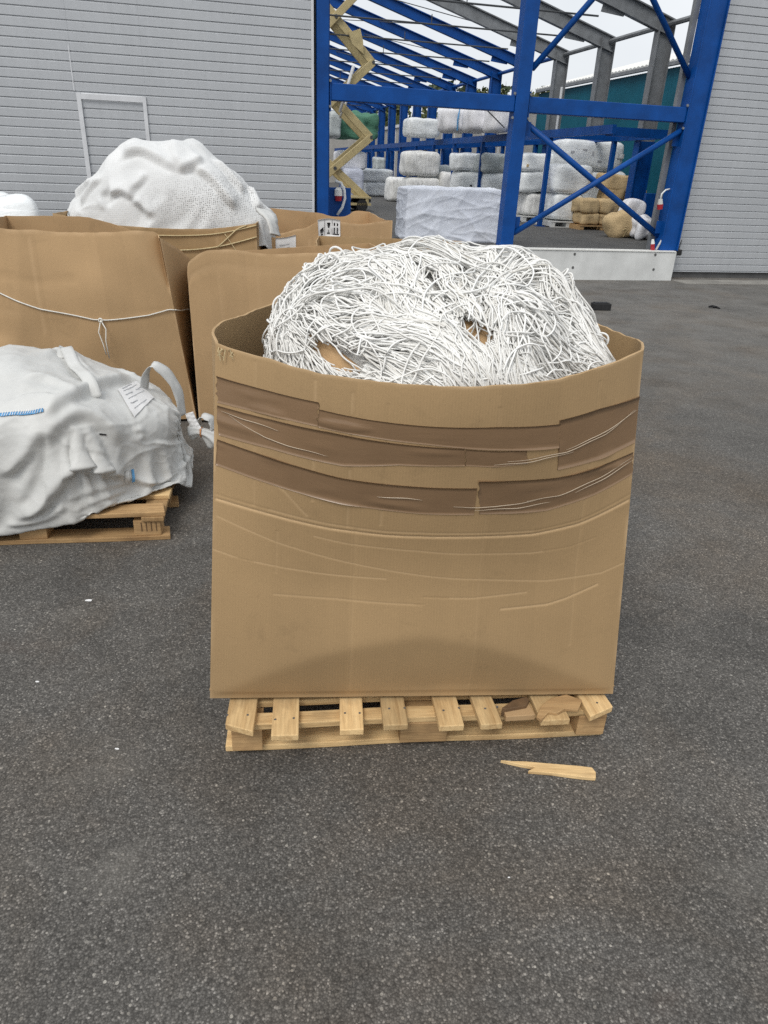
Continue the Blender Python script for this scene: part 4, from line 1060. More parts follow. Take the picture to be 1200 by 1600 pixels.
GROUND_COL = ([(-8, -2, 0), (8, -2, 0), (8, 14, 0), (-8, 14, 0), (-8, -2, -.5), (8, -2, -.5), (8, 14, -.5), (-8, 14, -.5)], [(0, 1, 2, 3), (7, 6, 5, 4), (0, 4, 5, 1), (1, 5, 6, 2), (2, 6, 7, 3), (3, 7, 4, 0)])

# ---- left pallet and the bulk bag on it ---------------------------------
LY = R(9.5); LC = Vector((-.99, 2.86, 0)); ex = Vector((math.cos(LY), math.sin(LY), 0)); ey = Vector((-math.sin(LY), math.cos(LY), 0))
lp = empty('wooden_pallet', LC-ex*1.2, LY); tag(lp, 'weathered wooden pallet carrying the slumped white bulk bag', 'pallet', 'wooden pallets')
for i, (y, w_) in enumerate(((.055, .10), (.24, .09), (.42, .12), (.60, .09), (.755, .10))):
    board('deck_board', lp, (.60-(.008 if i == 0 else .0), y, .133), 1.19-.02*(i % 2), w_, .022, 0, 'pine' if i % 2 else 'aged_pine', chip=.02 if i == 0 else None)
for x in (.07, .6, 1.13): board('cross_board', lp, (x, .40, .111), .80, .10, .022, R(90), 'aged_pine')
for x in (.07, .6, 1.10):
    for y in (.065, .40, .735): board('block', lp, (x, y, .061), .12, .10, .078, 0, 'aged_pine')
for y, L in ((.055, 1.2), (.40, 1.2), (.745, 1.2)): board('bottom_board', lp, (.6, y, .011), L, .10, .022, 0, 'aged_pine', chip=.015)
m = MB()
for k_ in range(4): m.box(LC-ex*(.125-.022*k_)+ey*.0125+Vector((0, 0, .068)), (.004, .003, .045), (ex, ey, Vector((0, 0, 1))))
m.build('stamp_marks', 'wood_dark', lp)

def bag_disp(p):
    q = p.copy(); x, y, z = p[..., 0], p[..., 1], p[..., 2]
    t = x/1.0
    taper = 1-.40*sstep(.25, 1.0, t)                       # low towards the tied right-hand end
    k = .30*sstep(.35, -.4, t) + .22*sstep(.15, -.55, y)*sstep(.6, -.6, t) + .10*np.exp(-((x-.36+.3*y)/.12)**2)*sstep(-.3, .2, y)
    zz = (z+.28)*taper*(1-k)-.28
    yy = y*(1-.25*sstep(.5, 1.0, t)) - np.where(y < 0, .22*sstep(.40, -.7, t)*(-y/.5), 0) + .10*sstep(.2, 1.0, t)
    zz = zz - .05*sstep(-.46, -.70, yy)*sstep(.40, -.35, t) + .05*sstep(.55, 1.0, t)*sstep(.1, -.2, zz)
    q[..., 2] = zz; q[..., 1] = yy
    n_ = .022*N1(p, .9)+.014*N2(p, 1.9)
    q[..., 1] += n_*np.sign(y); q[..., 2] += n_
    return q
bc = LC-ex*.905+ey*.43
cv, cf = superell(72, 56, (bc.x, bc.y, .475), (.90, .49, .28), (.75, .80), LY, bag_disp)
sv, sf = superell(170, 150, (bc.x, bc.y, .515), (1.0, .575, .32), (.75, .80), LY, bag_disp)
pc_ = LC-ex*.6+ey*.4
pc_ = pc_+ey*.01
bag_cols = [(cv, cf), box_col((pc_.x, pc_.y, .073), (1.22, .79, .145), LY), GROUND_COL]
from mathutils.bvhtree import BVHTree
bagV = settle(sv, sf, bag_cols, frames=50, shrink=-.10, bend=.6, tens=15, comp=3, mass=.5)
def subdivide(V, Fc):
    bm = bmesh.new(); vs = [bm.verts.new(p) for p in V]
    for f in Fc: bm.faces.new([vs[i] for i in f])
    bmesh.ops.subdivide_edges(bm, edges=bm.edges, cuts=1, use_grid_fill=True, smooth=0)
    bmesh.ops.smooth_vert(bm, verts=bm.verts, factor=.5, use_axis_x=True, use_axis_y=True, use_axis_z=True)
    bm.verts.index_update(); bm.verts.ensure_lookup_table()
    V2 = np.array([v.co[:] for v in bm.verts]); F2 = [tuple(v.index for v in f.verts) for f in bm.faces]; bm.free(); return V2, F2
def vnormals(V, Fc):
    me = bpy.data.meshes.new('t'); me.from_pydata(V.tolist(), [], Fc); me.update(); recalc(me); me.update()
    n = np.empty(len(V)*3); me.vertices.foreach_get('normal', n); bpy.data.meshes.remove(me); n = n.reshape(-1, 3)
    return n if np.mean(np.sum(n*(V-V.mean(0)), 1)) > 0 else -n
class Skin:
    """a settled cloth that can be looked up from a direction and creased along lines on it"""
    def __init__(s, V, Fc): s.V = np.array(V); s.F = Fc; s.up()
    def up(s): s.t = BVHTree.FromPolygons([tuple(p) for p in s.V], s.F); s.n = vnormals(s.V, s.F)
    def hit(s, x, y):
        o = Vector((0, 0, H)); d = ray(x, y).normalized(); r = s.t.ray_cast(o, d)
        if r[0] is not None:
            n = r[1]; return r[0], (n if n.dot(d) < 0 else -n)
        r = s.t.find_nearest(o+d*3.2); return r[0], r[1]
    def line(s, px, k=12):
        px = np.asarray(px, float); t = np.linspace(0, 1, len(px)); tt = np.linspace(0, 1, k*(len(px)-1)+1)
        q = curve_interp(np.c_[px, np.zeros(len(px))], tt); return [s.hit(a, b) for a, b, _ in q]
    def fold(s, px, amp, w, skew=.0):
        """raise a ridge of height amp along the line; skew>0 makes the side below it the steep one"""
        L = s.line(px); P = np.array([p for p, n in L]); Nn = np.array([n for p, n in L])
        sel = np.where(np.min([np.linalg.norm(s.V-p, axis=1) for p in P[::3]], axis=0) < w*4+.03)[0]
        D = np.linalg.norm(s.V[sel][:, None]-P[None], axis=2); j = D.argmin(1); d = D[np.arange(len(sel)), j]
        T = np.gradient(P, axis=0); T /= np.linalg.norm(T, axis=1)[:, None]+1e-9
        side = np.einsum('ij,ij->i', s.V[sel]-P[j], np.cross(Nn[j], T[j]))
        tpar = j/(len(P)-1); env = sstep(0, .18, tpar)*sstep(1, .82, tpar)
        ww = np.where(side < 0, w*(1-skew), w*(1+skew))
        pr = np.exp(-(d/(ww*.8))**1.35) - .35*np.exp(-((d-1.7*ww)/(.8*ww))**2)*(side < 0)
        s.V[sel] += s.n[sel]*(amp*pr*env)[:, None]
    def relax(s, V0, it=6):
        """even out the creases added since V0, so their ends run out softly"""
        e = np.array([(f[i], f[(i+1) % len(f)]) for f in s.F for i in range(len(f))]); n = len(s.V); D = s.V-V0
        deg = np.bincount(e[:, 0], minlength=n)+np.bincount(e[:, 1], minlength=n)+1e-9
        for _ in range(it):
            A = np.stack([np.bincount(e[:, 0], D[e[:, 1], c], n)+np.bincount(e[:, 1], D[e[:, 0], c], n) for c in range(3)], 1)/deg[:, None]
            D = D*.35+A*.65
        s.V = V0+D
    def ribbon(s, name, px, width, mat, parent, off=.004, th=.0015, axis=None, end_taper=0):
        L = s.line(px, 10); P = np.array([p for p, n in L]); Nn = np.array([n for p, n in L]); T = np.gradient(P, axis=0); T /= np.linalg.norm(T, axis=1)[:, None]+1e-9
        B = np.cross(Nn, T); B /= np.linalg.norm(B, axis=1)[:, None]+1e-9
        k = np.linspace(-.5, .5, 5); V = []
        for o in (off, off-th):
            for i in range(len(P)):
                for a in k: V.append(P[i]+B[i]*a*width+Nn[i]*o)
        n = len(P); K = n*5; Fo = grid_faces(n, 5); Fi = [tuple(reversed([a+K for a in f])) for f in Fo]
        ring = [a*5 for a in range(n)]+[(n-1)*5+b for b in range(1, 5)]+[a*5+4 for a in range(n-2, -1, -1)]+[3, 2, 1]
        rim = [(a, b, b+K, a+K) for a, b in zip(ring, ring[1:]+ring[:1])]
        return mesh_obj(name, V, Fo+Fi+rim, mat, parent, smooth=True, world=True)
bV, bF = subdivide(bagV, sf)
SK = Skin(bV, bF)
V0_ = SK.V.copy()
for px, amp, w, sk in (
    # the long S-fold across the front
    ([(22, 812), (58, 798), (86, 771), (103, 743), (120, 731), (155, 736), (197, 748)], .050, .044, .68),
    ([(120, 731), (158, 737), (200, 748), (245, 756), (280, 738)], .020, .020, .5),
    ([(66, 700), (88, 664), (120, 648), (152, 657), (174, 676), (188, 700)], .028, .050, .5),
    # upper edge of the front body and the flap above it
    ([(66, 662), (92, 638), (116, 622), (165, 601), (212, 592)], .036, .05, .65),
    ([(36, 597), (58, 593), (84, 602), (116, 628)], .034, .026, .6),
    ([(0, 628), (35, 612), (80, 618), (110, 636)], -.020, .022, 0),
    ([(66, 562), (98, 545), (122, 575), (147, 612)], .040, .030, .3),
    ([(150, 562), (180, 575), (215, 592), (240, 605)], .018, .020, .3),
    ([(8, 820), (40, 817), (80, 806), (106, 786)], .018, .020, .4),
    ([(98, 784), (140, 769), (180, 758), (212, 752)], .014, .012, .4),
    ([(112, 802), (150, 784), (202, 766)], .012, .012, .4),
    ([(0, 745), (30, 720), (50, 692), (62, 668)], .030, .034, .4),
    ([(30, 790), (45, 760), (55, 725), (62, 690)], .020, .028, .4),
    ([(310, 668), (282, 650), (240, 628), (205, 612)], .014, .016, .2),
    ([(310, 680), (280, 692), (235, 692)], .010, .014, .2),
    ([(308, 690), (294, 714), (280, 736)], .014, .014, .2),
    ([(0, 590), (40, 585), (88, 590)], .010, .014, .2),
    ([(120, 700), (150, 706), (178, 722)], .010, .014, .3),
):
    SK.fold(px, amp*1.3, w, sk)
SK.relax(V0_, 4)
SK.V += SK.n*(.0060*np.clip(1-np.abs(N1(SK.V*[1, 1, 1.6], 2.0)), 0, 1)**6+.0035*np.clip(1-np.abs(N2(SK.V*[1.5, 1, 1], 4.5)), 0, 1)**5+.0018*np.clip(1-np.abs(N5(SK.V, 9)), 0, 1)**4)[:, None]
SK.up()
bag = mesh_obj('bulk_bag', SK.V, bF, 'woven_white', None, smooth=True)
tag(bag, 'slumped dirty white woven bulk bag with blue stitching, lying on the left pallet', 'bag')
bag_m = bag
SK.ribbon('stitch_band', [(0, 649), (20, 647), (45, 646), (68, 641)], .016, 'print_blue', bag, .006)
SK.ribbon('stitch_band', [(206, 733), (207, 742), (208, 752)], .014, 'print_blue', bag, .006)
SK.ribbon('seam_tape', [(197, 735), (198, 744), (199, 754)], .022, 'woven_white', bag, .005)
for k_ in range(16):
    a, b = 4+4.0*k_, 652-.4*k_; SK.ribbon('stitch', [(a, b-1), (a+1.5, b-4), (a+2.5, b-8)], .002, 'paper_white', bag.children[0] if False else bag, .0085, .001)
# printed label
g_ = np.linspace(0, 1, 9); c4 = [(184, 610), (212, 596), (240, 622), (209, 652)]
pts = []
for a in g_:
    for b in g_:
        x = (1-a)*(1-b)*c4[0][0]+a*(1-b)*c4[1][0]+a*b*c4[2][0]+(1-a)*b*c4[3][0]; y = (1-a)*(1-b)*c4[0][1]+a*(1-b)*c4[1][1]+a*b*c4[2][1]+(1-a)*b*c4[3][1]
        p, n = SK.hit(x, y); pts.append(p+n*.006)
pl_ = [p-Vector((0, .003, .003)) for p in pts]
V = [tuple(p) for p in pts]+[tuple(p) for p in pl_]; Fo = grid_faces(9, 9)
lab2 = mesh_obj('paper_label', V, Fo+[tuple(reversed([i+81 for i in f])) for f in Fo], 'faded_label', bag, smooth=True, world=True)
for (x1, y1, x2, y2, w_) in ((190, 609, 205, 602, .004), (192, 613, 213, 603, .003), (196, 619, 206, 614, .005), (211, 611, 221, 606, .004), (200, 625, 224, 612, .003), (204, 632, 214, 627, .005), (209, 640, 228, 626, .003)):
    SK.ribbon('printed_line', [(x1, y1), ((x1+x2)/2, (y1+y2)/2), (x2, y2)], w_*.8, 'faded_print', lab2, .0085, .001)
SK.ribbon('tear', [(155, 678), (160, 678.5), (166, 679)], .007, 'print_black', bag, .004, .001)
# lifting loop, webbing strap and tied mouth
def strap(name, pts, width, side, mat, parent, th=.003):
    P = curve_interp(np.array([tuple(p) for p in pts]), np.linspace(0, 1, 40)); T = np.gradient(P, axis=0); T /= np.linalg.norm(T, axis=1)[:, None]
    S = np.array(side, float)[None]-T*(T@np.array(side, float))[:, None]; S /= np.linalg.norm(S, axis=1)[:, None]; Nn = np.cross(T, S)
    V = []
    for o in (th/2, -th/2):
        for i in range(40):
            for a in (-.5, -.2, .2, .5): V.append(P[i]+S[i]*a*width+Nn[i]*(o+.004*math.sin(i*.7)*a))
    K = 160; Fo = grid_faces(40, 4); Fi = [tuple(reversed([a+K for a in f])) for f in Fo]
    ring = [a*4 for a in range(40)]+[39*4+b for b in range(1, 4)]+[a*4+3 for a in range(38, -1, -1)]+[2, 1]
    o = mesh_obj(name, V, Fo+Fi+[(a, b, b+K, a+K) for a, b in zip(ring, ring[1:]+ring[:1])], mat, parent, smooth=True, world=True); fix_normals(o); return o
def P3(x, y, lift=0.0, dz=0.0):
    p, n = SK.hit(x, y); return p+n*lift+Vector((0, 0, dz))
q0, q1 = P3(222, 606, .004), P3(284, 640, .004)
mid = (q0+q1)/2; vv = Vector((0, .02, 1))
def on_y(x, y, Y): d = ray(x, y); return Vector((0, 0, H))+d*(Y/d.y)
ly = q0.y
strap('lifting_loop', [on_y(x, y, ly+dy) for x, y, dy in ((226, 622, 0), (226, 600, 0), (229, 582, .0), (238, 571, .01), (254, 578, .03), (270, 596, .05), (280, 618, .06), (284, 650, .06))], .07, (.35, 1, .2), 'woven_white', bag, .0018)
strap('lifting_loop', [P3(96, 560, .002), P3(104, 550, .02), P3(120, 572, .018), P3(140, 605, .012), P3(150, 622, .0)], .055, (1, .3, .2), 'woven_white', bag)
tail = at(309, 674, .30)
m = MB(); tp = [tail+Vector((-.05, .0, -.01)), tail+Vector((-.01, 0, .0)), tail+Vector((.02, .0, -.004)), tail+Vector((.06, .02, -.03)), tail+Vector((.09, .03, -.09))]
m.tube(tp, [.055, .030, .022, .040, .055], 18); 
for i_, v_ in enumerate(m.V):
    a_ = i_ % 18; f_ = 1+.28*math.sin(a_*2.1)*(.4+.6*(i_//18)/4); c_ = tp[i_//18]; m.V[i_] = tuple(c_+(Vector(v_)-c_)*f_)
o = m.build('tied_mouth', 'woven_white', bag, smooth=True); o.modifiers.new('s', 'SUBSURF').render_levels = 2
m = MB(); m.tube([tail+Vector((.02, 0, -.004))+Vector((.0, .026*math.cos(a), .026*math.sin(a))) for a in np.linspace(0, 6.6, 20)], .004, 6); m.build('tie', 'tag_orange', bag, smooth=True)
strap('paper_tag', [tail+Vector((-.035, -.01, .105)), tail+Vector((-.02, -.012, .06)), tail+Vector((.005, -.015, .012))], .045, (1, .1, -.1), 'paper_white', bag, .0015)
strap('mouth_ruffle', [tail+Vector((-.01, .02, .0)), tail+Vector((.02, .04, .07)), tail+Vector((.055, .05, .06)), tail+Vector((.075, .05, .0))], .07, (.2, 1, .1), 'woven_white', bag)
# ================================================================== NETTING HEAP ON BOX B
NY = R(5)
def heap_disp(p):
    q = p.copy(); x, y, z = p[..., 0], p[..., 1], p[..., 2]; t = x/.98
    top = np.where(z > 0, z, z*.6)
    q[..., 2] = top*(1-.62*sstep(.15, .95, np.abs(t+.02))) + .04*N1(p, 1.6)+.02*N2(p, 3.0)
    return q
nc_ = (-2.07, 7.02)
cv2, cf2 = superell(64, 44, (nc_[0], nc_[1], 1.10), (.92, .46, .62), (.85, .9), NY, heap_disp)
sv2, sf2 = superell(130, 100, (nc_[0], nc_[1], 1.13), (1.03, .56, .69), (.85, .9), NY, heap_disp)
def rim_col():
    b = [Vector(kB.P(i, np.array(0.0), np.array(1.0))) for i in range(4)]; m = MB()
    for i in range(4):
        p, q = b[i], b[(i+1) % 4]; m.bar(p-Vector((0, 0, .25)), q-Vector((0, 0, .25)), .05, .44)
    return m.V, m.F
def floor_col(): return box_col((nc_[0], nc_[1], .45), (1.7, .95, .9), NY)
nV = settle(sv2, sf2, [(cv2, cf2), floor_col()], frames=34, shrink=-.10, bend=.4, tens=15, comp=3, mass=.4)
nV, nF = subdivide(nV, sf2)
NK = Skin(nV, nF); V0n = NK.V.copy()
for px, amp, w, sk in (
    ([(188, 246), (215, 238), (250, 252), (276, 268)], .055, .05, .4), ([(276, 268), (295, 262), (318, 248)], .06, .05, .4),
    ([(268, 218), (272, 240), (276, 262)], .035, .04, .1), ([(296, 262), (318, 272), (345, 300), (368, 330)], .05, .05, .3),
    ([(330, 250), (355, 275), (380, 305)], .05, .05, .2), ([(170, 305), (190, 300), (210, 312)], .05, .04, .3), ([(208, 312), (225, 325), (240, 342)], .055, .04, .3),
    ([(118, 310), (135, 295), (150, 285)], .05, .035, .2), ([(128, 322), (140, 300), (160, 278)], .04, .03, .2), ([(205, 300), (222, 285), (230, 270)], .035, .03, .2),
    ([(160, 300), (166, 312), (172, 322)], -.04, .03, 0), ([(385, 290), (395, 310), (402, 330)], .05, .04, .2)):
    NK.fold(px, amp*1.15, w*1.5, .72 if sk >= .2 else .3)
NK.relax(V0n, 1); NK.up(); 0 and print('NKDBG', np.mean(np.sum(NK.n*(NK.V-NK.V.mean(0)),1)), [round(float(np.dot(NK.n[np.linalg.norm(NK.V-np.array(NK.hit(x,y)[0]),axis=1).argmin()], np.array(ray(x,y).normalized()))),2) for x,y in ((215,238),(276,268),(325,285),(190,300))])
V = NK.V; hol = np.exp(-((V[:, 0]+1.62)/.42)**2-((V[:, 2]-1.24)/.17)**2)+.6*np.exp(-((V[:, 0]+1.45)/.25)**2-((V[:, 2]-1.42)/.12)**2)
heapB = mesh_obj('netting_heap', V, nF, 'netting', None, smooth=True, uv=np.stack([V[:, 0]*.9+V[:, 1]*.3, V[:, 2]*1.0+V[:, 1]*.3], 1), attrs=dict(holes=np.clip(hol+.15, 0, 1)))
tag(heapB, 'rounded heap of white fine mesh netting bulging out of the wide box by the wall', 'net')
strap('drooping_corner', [Vector((-1.18, 6.72, 1.22)), Vector((-1.10, 6.62, 1.15)), Vector((-1.06, 6.58, 1.03))], .16, (.2, 1, .2), 'woven_white', heapB, .02)

# ================================================================== ROUNDED BALES
def bale_mesh(name, s0, s1, n0, n1, z0, z1, mat, parent=None, rnd=.30, lump=.018, seed=0, res=17, sag=0.0, tilt=None, ribs=0, power=None):
    """a stuffed block: cube sphere squared off, lumped, in the building frame"""
    bm = bmesh.new(); bmesh.ops.create_cube(bm, size=2); bmesh.ops.subdivide_edges(bm, edges=bm.edges, cuts=res, use_grid_fill=True)
    P = np.array([v.co[:] for v in bm.verts]); Fc = [tuple(v.index for v in f.verts) for f in bm.faces]; bm.free()
    L = np.linalg.norm(P, axis=1); sph = P/L[:, None]; e = power or 2+6*(1-rnd)
    sup = P/(np.sum(np.abs(P)**e, 1)**(1/e))[:, None]
    h = np.array([(s1-s0)/2, (n1-n0)/2, (z1-z0)/2]); c = np.array([(s0+s1)/2, (n0+n1)/2, (z0+z1)/2])
    q = sup*h
    nz = lump*(N1(q+seed*3.1, .9/max(.3, h.max()))+.6*N2(q+seed*1.7, 2.2))
    q = q+sph*nz[:, None]
    if ribs: q[:, :2] *= (1-.05*(.5+.5*np.cos(sup[:, 2]*math.pi*ribs))[:, None])
    if sag: q[:, 2] -= sag*(sup[:, 0]**2)*h[2]
    q[:, 2] = np.maximum(q[:, 2], -h[2])
    if tilt: cs, sn = math.cos(tilt), math.sin(tilt); q = np.stack([cs*q[:, 0]-sn*q[:, 2], q[:, 1], sn*q[:, 0]+cs*q[:, 2]], 1)
    q = q+c
    W = np.array([tuple(A0+DS*a+DN*b+Vector((0, 0, z))) for a, b, z in q])
    return mesh_obj(name, W, Fc, mat, parent, smooth=True, world=True)
def pxr(x0, y0, x1, y1, n):
    a = fac(x0, (y0+y1)/2, n)[0]; b = fac(x1, (y0+y1)/2, n)[0]; xm = (x0+x1)/2; return a, b, fac(xm, y1, n)[1], fac(xm, y0, n)[1]
RACKZ = 2.53
def bale(name, label, cat, mat, box, n, depth, base=None, group=None, **k):
    s0, s1, z0, z1 = pxr(*box, n)
    if base is not None: z0 = base
    o = bale_mesh(name, s0, s1, n, n+depth, z0, z1, mat, **k); tag(o, label, cat, group); return o, (s0, s1, z0, z1)
def lowpallet(s0, s1, n0, n1, z, label, mat='plinth_white'):
    e = empty('wooden_pallet', F((s0+s1)/2, (n0+n1)/2, z), PSI); tag(e, label, 'pallet', 'wooden pallets')
    for i in range(5):
        m = MB(); a = n0+(n1-n0)*i/5; m.fbox(s0, s1, a, a+(n1-n0)*.13, z+.115, z+.14); m.build('deck_board', mat, e)
    for i in range(3):
        m = MB(); a = s0+(s1-s0-.1)*i/2; m.fbox(a, a+.1, n0+.01, n1-.03, z+.02, z+.114); m.build('block', mat, e)
    for i in range(2):
        m = MB(); a = n0+(n1-n0-.1)*i; m.fbox(s0+.002, s1-.002, a, a+.1, z+.002, z+.019); m.build('bottom_board', mat, e)
Gf = 'wrapped bales on the dock floor'
def marks(o, s0, s1, n, z0, z1, mat, pts):
    for (a, b, w_, h_) in pts:
        ss = s0+(s1-s0)*a; zz = z0+(z1-z0)*b
        m = MB(); m.fbox(ss, ss+w_, n-.012, n+.03, zz, zz+h_); m.build('printed_mark', mat, o)
# right-hand group
o, r = bale('wrapped_bale', 'striped white bale on a white pallet, lowest of the stack right of the middle column', 'bale', 'coil_white', (821, 302, 866, 343), 6.9, .9, FLOOR+.14, Gf, seed=1)
lowpallet(r[0]-.05, r[1]+.05, 6.85, 7.8, FLOOR, 'white pallet under the bale stack right of the middle column')
o, r = bale('wrapped_bale', 'white wrapped bale in the middle of the stack right of the middle column', 'bale', 'wrap_white', (815, 268, 870, 302), 6.9, .9, None, Gf, seed=2)
o, r = bale('wrapped_bale', 'white wrapped bale with a yellow mark topping the stack right of the middle column', 'bale', 'wrap_white', (815, 239, 872, 269), 6.9, .9, None, Gf, seed=3)
marks(o, r[0], r[1], 6.9, r[2], r[3], 'twine_bale', [(.62, .25, .09, .09), (.15, .25, .05, .06)])
o, r = bale('wrapped_bale', 'lower white wrapped bale standing right of the blue rack leg', 'bale', 'wrap_white', (866, 302, 915, 349), 5.2, .9, FLOOR+.14, Gf, seed=4)
lowpallet(r[0]-.04, r[1]+.04, 5.15, 6.1, FLOOR, 'pale pallet under the bales right of the blue rack leg')
o, r = bale('wrapped_bale', 'upper white wrapped bale behind the crossing of the blue braces', 'bale', 'wrap_white', (868, 257, 928, 304), 5.2, .9, None, Gf, seed=5)
o, r = bale('wrapped_bale', 'largest white wrapped bale with printed marks, highest of the right group', 'bale', 'wrap_white', (879, 218, 979, 268), 6.3, 1.0, None, Gf, seed=6, rnd=.28)
marks(o, r[0], r[1], 6.3, r[2], r[3], 'print_grey', [(.12, .55, .10, .05), (.30, .62, .12, .05), (.45, .5, .05, .10), (.86, .45, .04, .10), (.90, .45, .05, .03), (.94, .45, .03, .10), (.55, .3, .12, .04), (.2, .3, .12, .04)])
o, r = bale('wrapped_bale', 'white wrapped bale under the largest bale, half behind the tan bales', 'bale', 'wrap_white', (915, 266, 980, 345), 6.3, 1.0, FLOOR, Gf, seed=7)
Gt = 'tan twine bales'
for i, (bx, n, base, lab, tl) in enumerate((
    ((909, 333, 937, 355), 4.7, FLOOR+.1, 'tan twine bale at the lower left of the tan stack', None), ((937, 334, 971, 355), 4.7, FLOOR+.1, 'tan twine bale at the lower right of the tan stack', None),
    ((908, 310, 937, 334), 4.7, None, 'tan twine bale resting on the lower left tan bale', None), ((937, 312, 971, 335), 4.7, None, 'tan twine bale resting on the lower right tan bale, crossed by the brace', None),
    ((949, 291, 977, 314), 5.0, None, 'small tan twine bale below the topmost tan bale', None), ((976, 295, 1011, 325), 5.0, None, 'tan twine bale with a pale lid at the right of the tan stack', None),
    ((944, 273, 996, 300), 5.0, None, 'topmost tan twine bale, tilted down to the right', -.09))):
    bale('twine_bale', lab, 'bale', 'twine_bale', bx, n, .55, base, Gt, seed=20+i, rnd=.32, lump=.02, tilt=tl)
s0, s1, z0, z1 = pxr(905, 350, 975, 358, 4.65); lowpallet(s0, s1, 4.6, 5.4, FLOOR-.04, 'dark pallet under the tan twine bales', 'aged_pine')
o, r = bale('mesh_sack', 'bulging tan twine sack slumped on the floor before the blue base panel', 'sack', 'twine_bale', (958, 331, 1003, 374), 2.6, .5, FLOOR, None, seed=31, rnd=.75, lump=.03, tilt=.12)
for k_ in range(7):
    m = MB(); a0 = k_*.9; cc = F((r[0]+r[1])/2, 2.6-.0, (r[2]+r[3])/2-.05); m.tube([cc+DS*(.03*math.cos(a0))+Vector((0, 0, .03*math.sin(a0)))-DN*.02, cc+DS*(.18*math.cos(a0))+Vector((0, 0, .18*math.sin(a0)))+DN*.03], .008, 5); m.build('twine_strand', 'twine_tan', o)
bale('white_sack', 'white woven sack with a blue stripe leaning behind the tan twine sack', 'sack', 'bag_white', (976, 311, 1009, 350), 2.95, .35, FLOOR, None, seed=32, rnd=.5, tilt=-.15)
bale('white_sack', 'low crumpled white sack at the foot of the right blue column', 'sack', 'bag_white', (1000, 341, 1034, 374), 2.2, .5, FLOOR, None, seed=33, rnd=.7, lump=.05)
# left of the middle column, under the rack
for i, (bx, n, mat, lab, base) in enumerate((
    ((757, 270, 803, 302), 9.6, 'wrap_white', 'lower white wrapped bale just left of the middle column', FLOOR), ((756, 240, 800, 271), 9.6, 'wrap_grey', 'upper greyish wrapped bale just left of the middle column', None),
    ((716, 267, 760, 305), 11.2, 'wrap_white', 'white wrapped bale with a dark tear, second from the middle column', FLOOR), ((715, 239, 757, 268), 11.2, 'wrap_white', 'rounded white bale stacked second from the middle column', None),
    ((691, 269, 715, 305), 13.0, 'coil_white', 'narrow white bale between the grey bale and the torn bale', FLOOR), ((662, 257, 706, 306), 14.4, 'wrap_grey', 'dark grey wrapped bale behind the coil stack', FLOOR),
    ((636, 277, 690, 306), 13.2, 'coil_white', 'striped white rope bale under the coil stack left of the covered crate', FLOOR), ((634, 236, 689, 276), 13.2, 'coil_white', 'tall striped white rope bale stacked on another above the covered crate', None),
    ((609, 278, 640, 306), 16.0, 'coil_white', 'striped white rope bale at the left end of the coil row', FLOOR),
    ((571, 284, 614, 303), 20.5, 'wrap_white', 'low white bale in the far row behind the scissor lift', FLOOR), ((566, 264, 616, 285), 20.5, 'wrap_white', 'white bale lying on the low bale in the far row', None),
    ((538, 263, 569, 298), 19.0, 'cloth_blue_white', 'bluish crumpled bale beside the lift arms', FLOOR), ((526, 236, 574, 266), 19.5, 'bag_white', 'white bulk bag above the bluish bale behind the lift arms', None),
    ((588, 246, 603, 266), 23.0, 'wrap_grey', 'small grey bale on the far row between the blue columns', None))):
    o, r = bale('wrapped_bale', lab, 'bale', mat, bx, n, 1.0, base, Gf, seed=40+i)
    if i == 2: marks(o, r[0], r[1], n, r[2], r[3], 'print_black', [(.42, .52, .07, .16)])
# on the rack deck
Gr = 'loads on the rack deck'
for i, (bx, n, mat, nm, cat, lab, k_) in enumerate((
    ((697, 166, 738, 208), 9.3, 'bag_white', 'bulk_bag', 'bag', 'white bulk bag with a blue loop on the rack deck', dict(rnd=.55)), ((735, 166, 772, 206), 8.6, 'bag_white', 'bulk_bag', 'bag', 'round white bulk bag in the middle of the row on the rack deck', dict(rnd=.6)),
    ((770, 163, 802, 204), 7.9, 'bag_white', 'bulk_bag', 'bag', 'white bulk bag on the rack deck against the middle column', dict(rnd=.5)),
    ((639, 184, 690, 214), 13.4, 'wrap_white', 'wrapped_bale', 'bale', 'square white wrapped bale alone on the rack deck', dict(rnd=.25)),
    ((528, 176, 592, 222), 19.0, 'net_green', 'netting_bale', 'bale', 'big dark green netting bale on the far end of the rack deck', dict(rnd=.35, lump=.07)),
    ((514, 172, 534, 220), 18.6, 'wrap_grey', 'wrapped_bale', 'bale', 'pale greenish bale left of the green netting bale on the rack', dict(rnd=.4)))):
    o, r = bale(nm, lab, cat, mat, bx, n, 1.0, RACKZ, Gr, seed=60+i, **k_)
    if i == 0:
        m = MB(); a = r[0]+(r[1]-r[0])*.45; m.tube([F(a, n-.02, r[2]+.05), F(a-.02, n-.05, (r[2]+r[3])/2), F(a+.05, n+.05, r[3]), F(a+.15, n+.3, r[3]+.03)], .022, 6); m.build('loop', 'print_blue', o)
o, r = bale('netting_bundle', 'mint green netting bundle lying on top of the bulk bags on the rack', 'net', 'net_mint', (752, 157, 776, 173), 8.8, .6, None, None, seed=71, rnd=.6, lump=.05)
o, r = bale('netting_bundle', 'grey folded net bundle on top of the left bulk bag on the rack', 'net', 'wrap_grey', (713, 157, 736, 167), 9.6, .6, None, None, seed=72, rnd=.5)
m = MB(); a0, b0 = fac(750, 161, 7.7), fac(786, 200, 7.7); m.tube([F(a0[0], 7.7, a0[1]), F(b0[0], 7.6, b0[1])], .015, 6); o = m.build('dark_strap', 'rod_dark'); tag(o, 'dark strap slanting across the white bulk bags on the rack', 'strap')

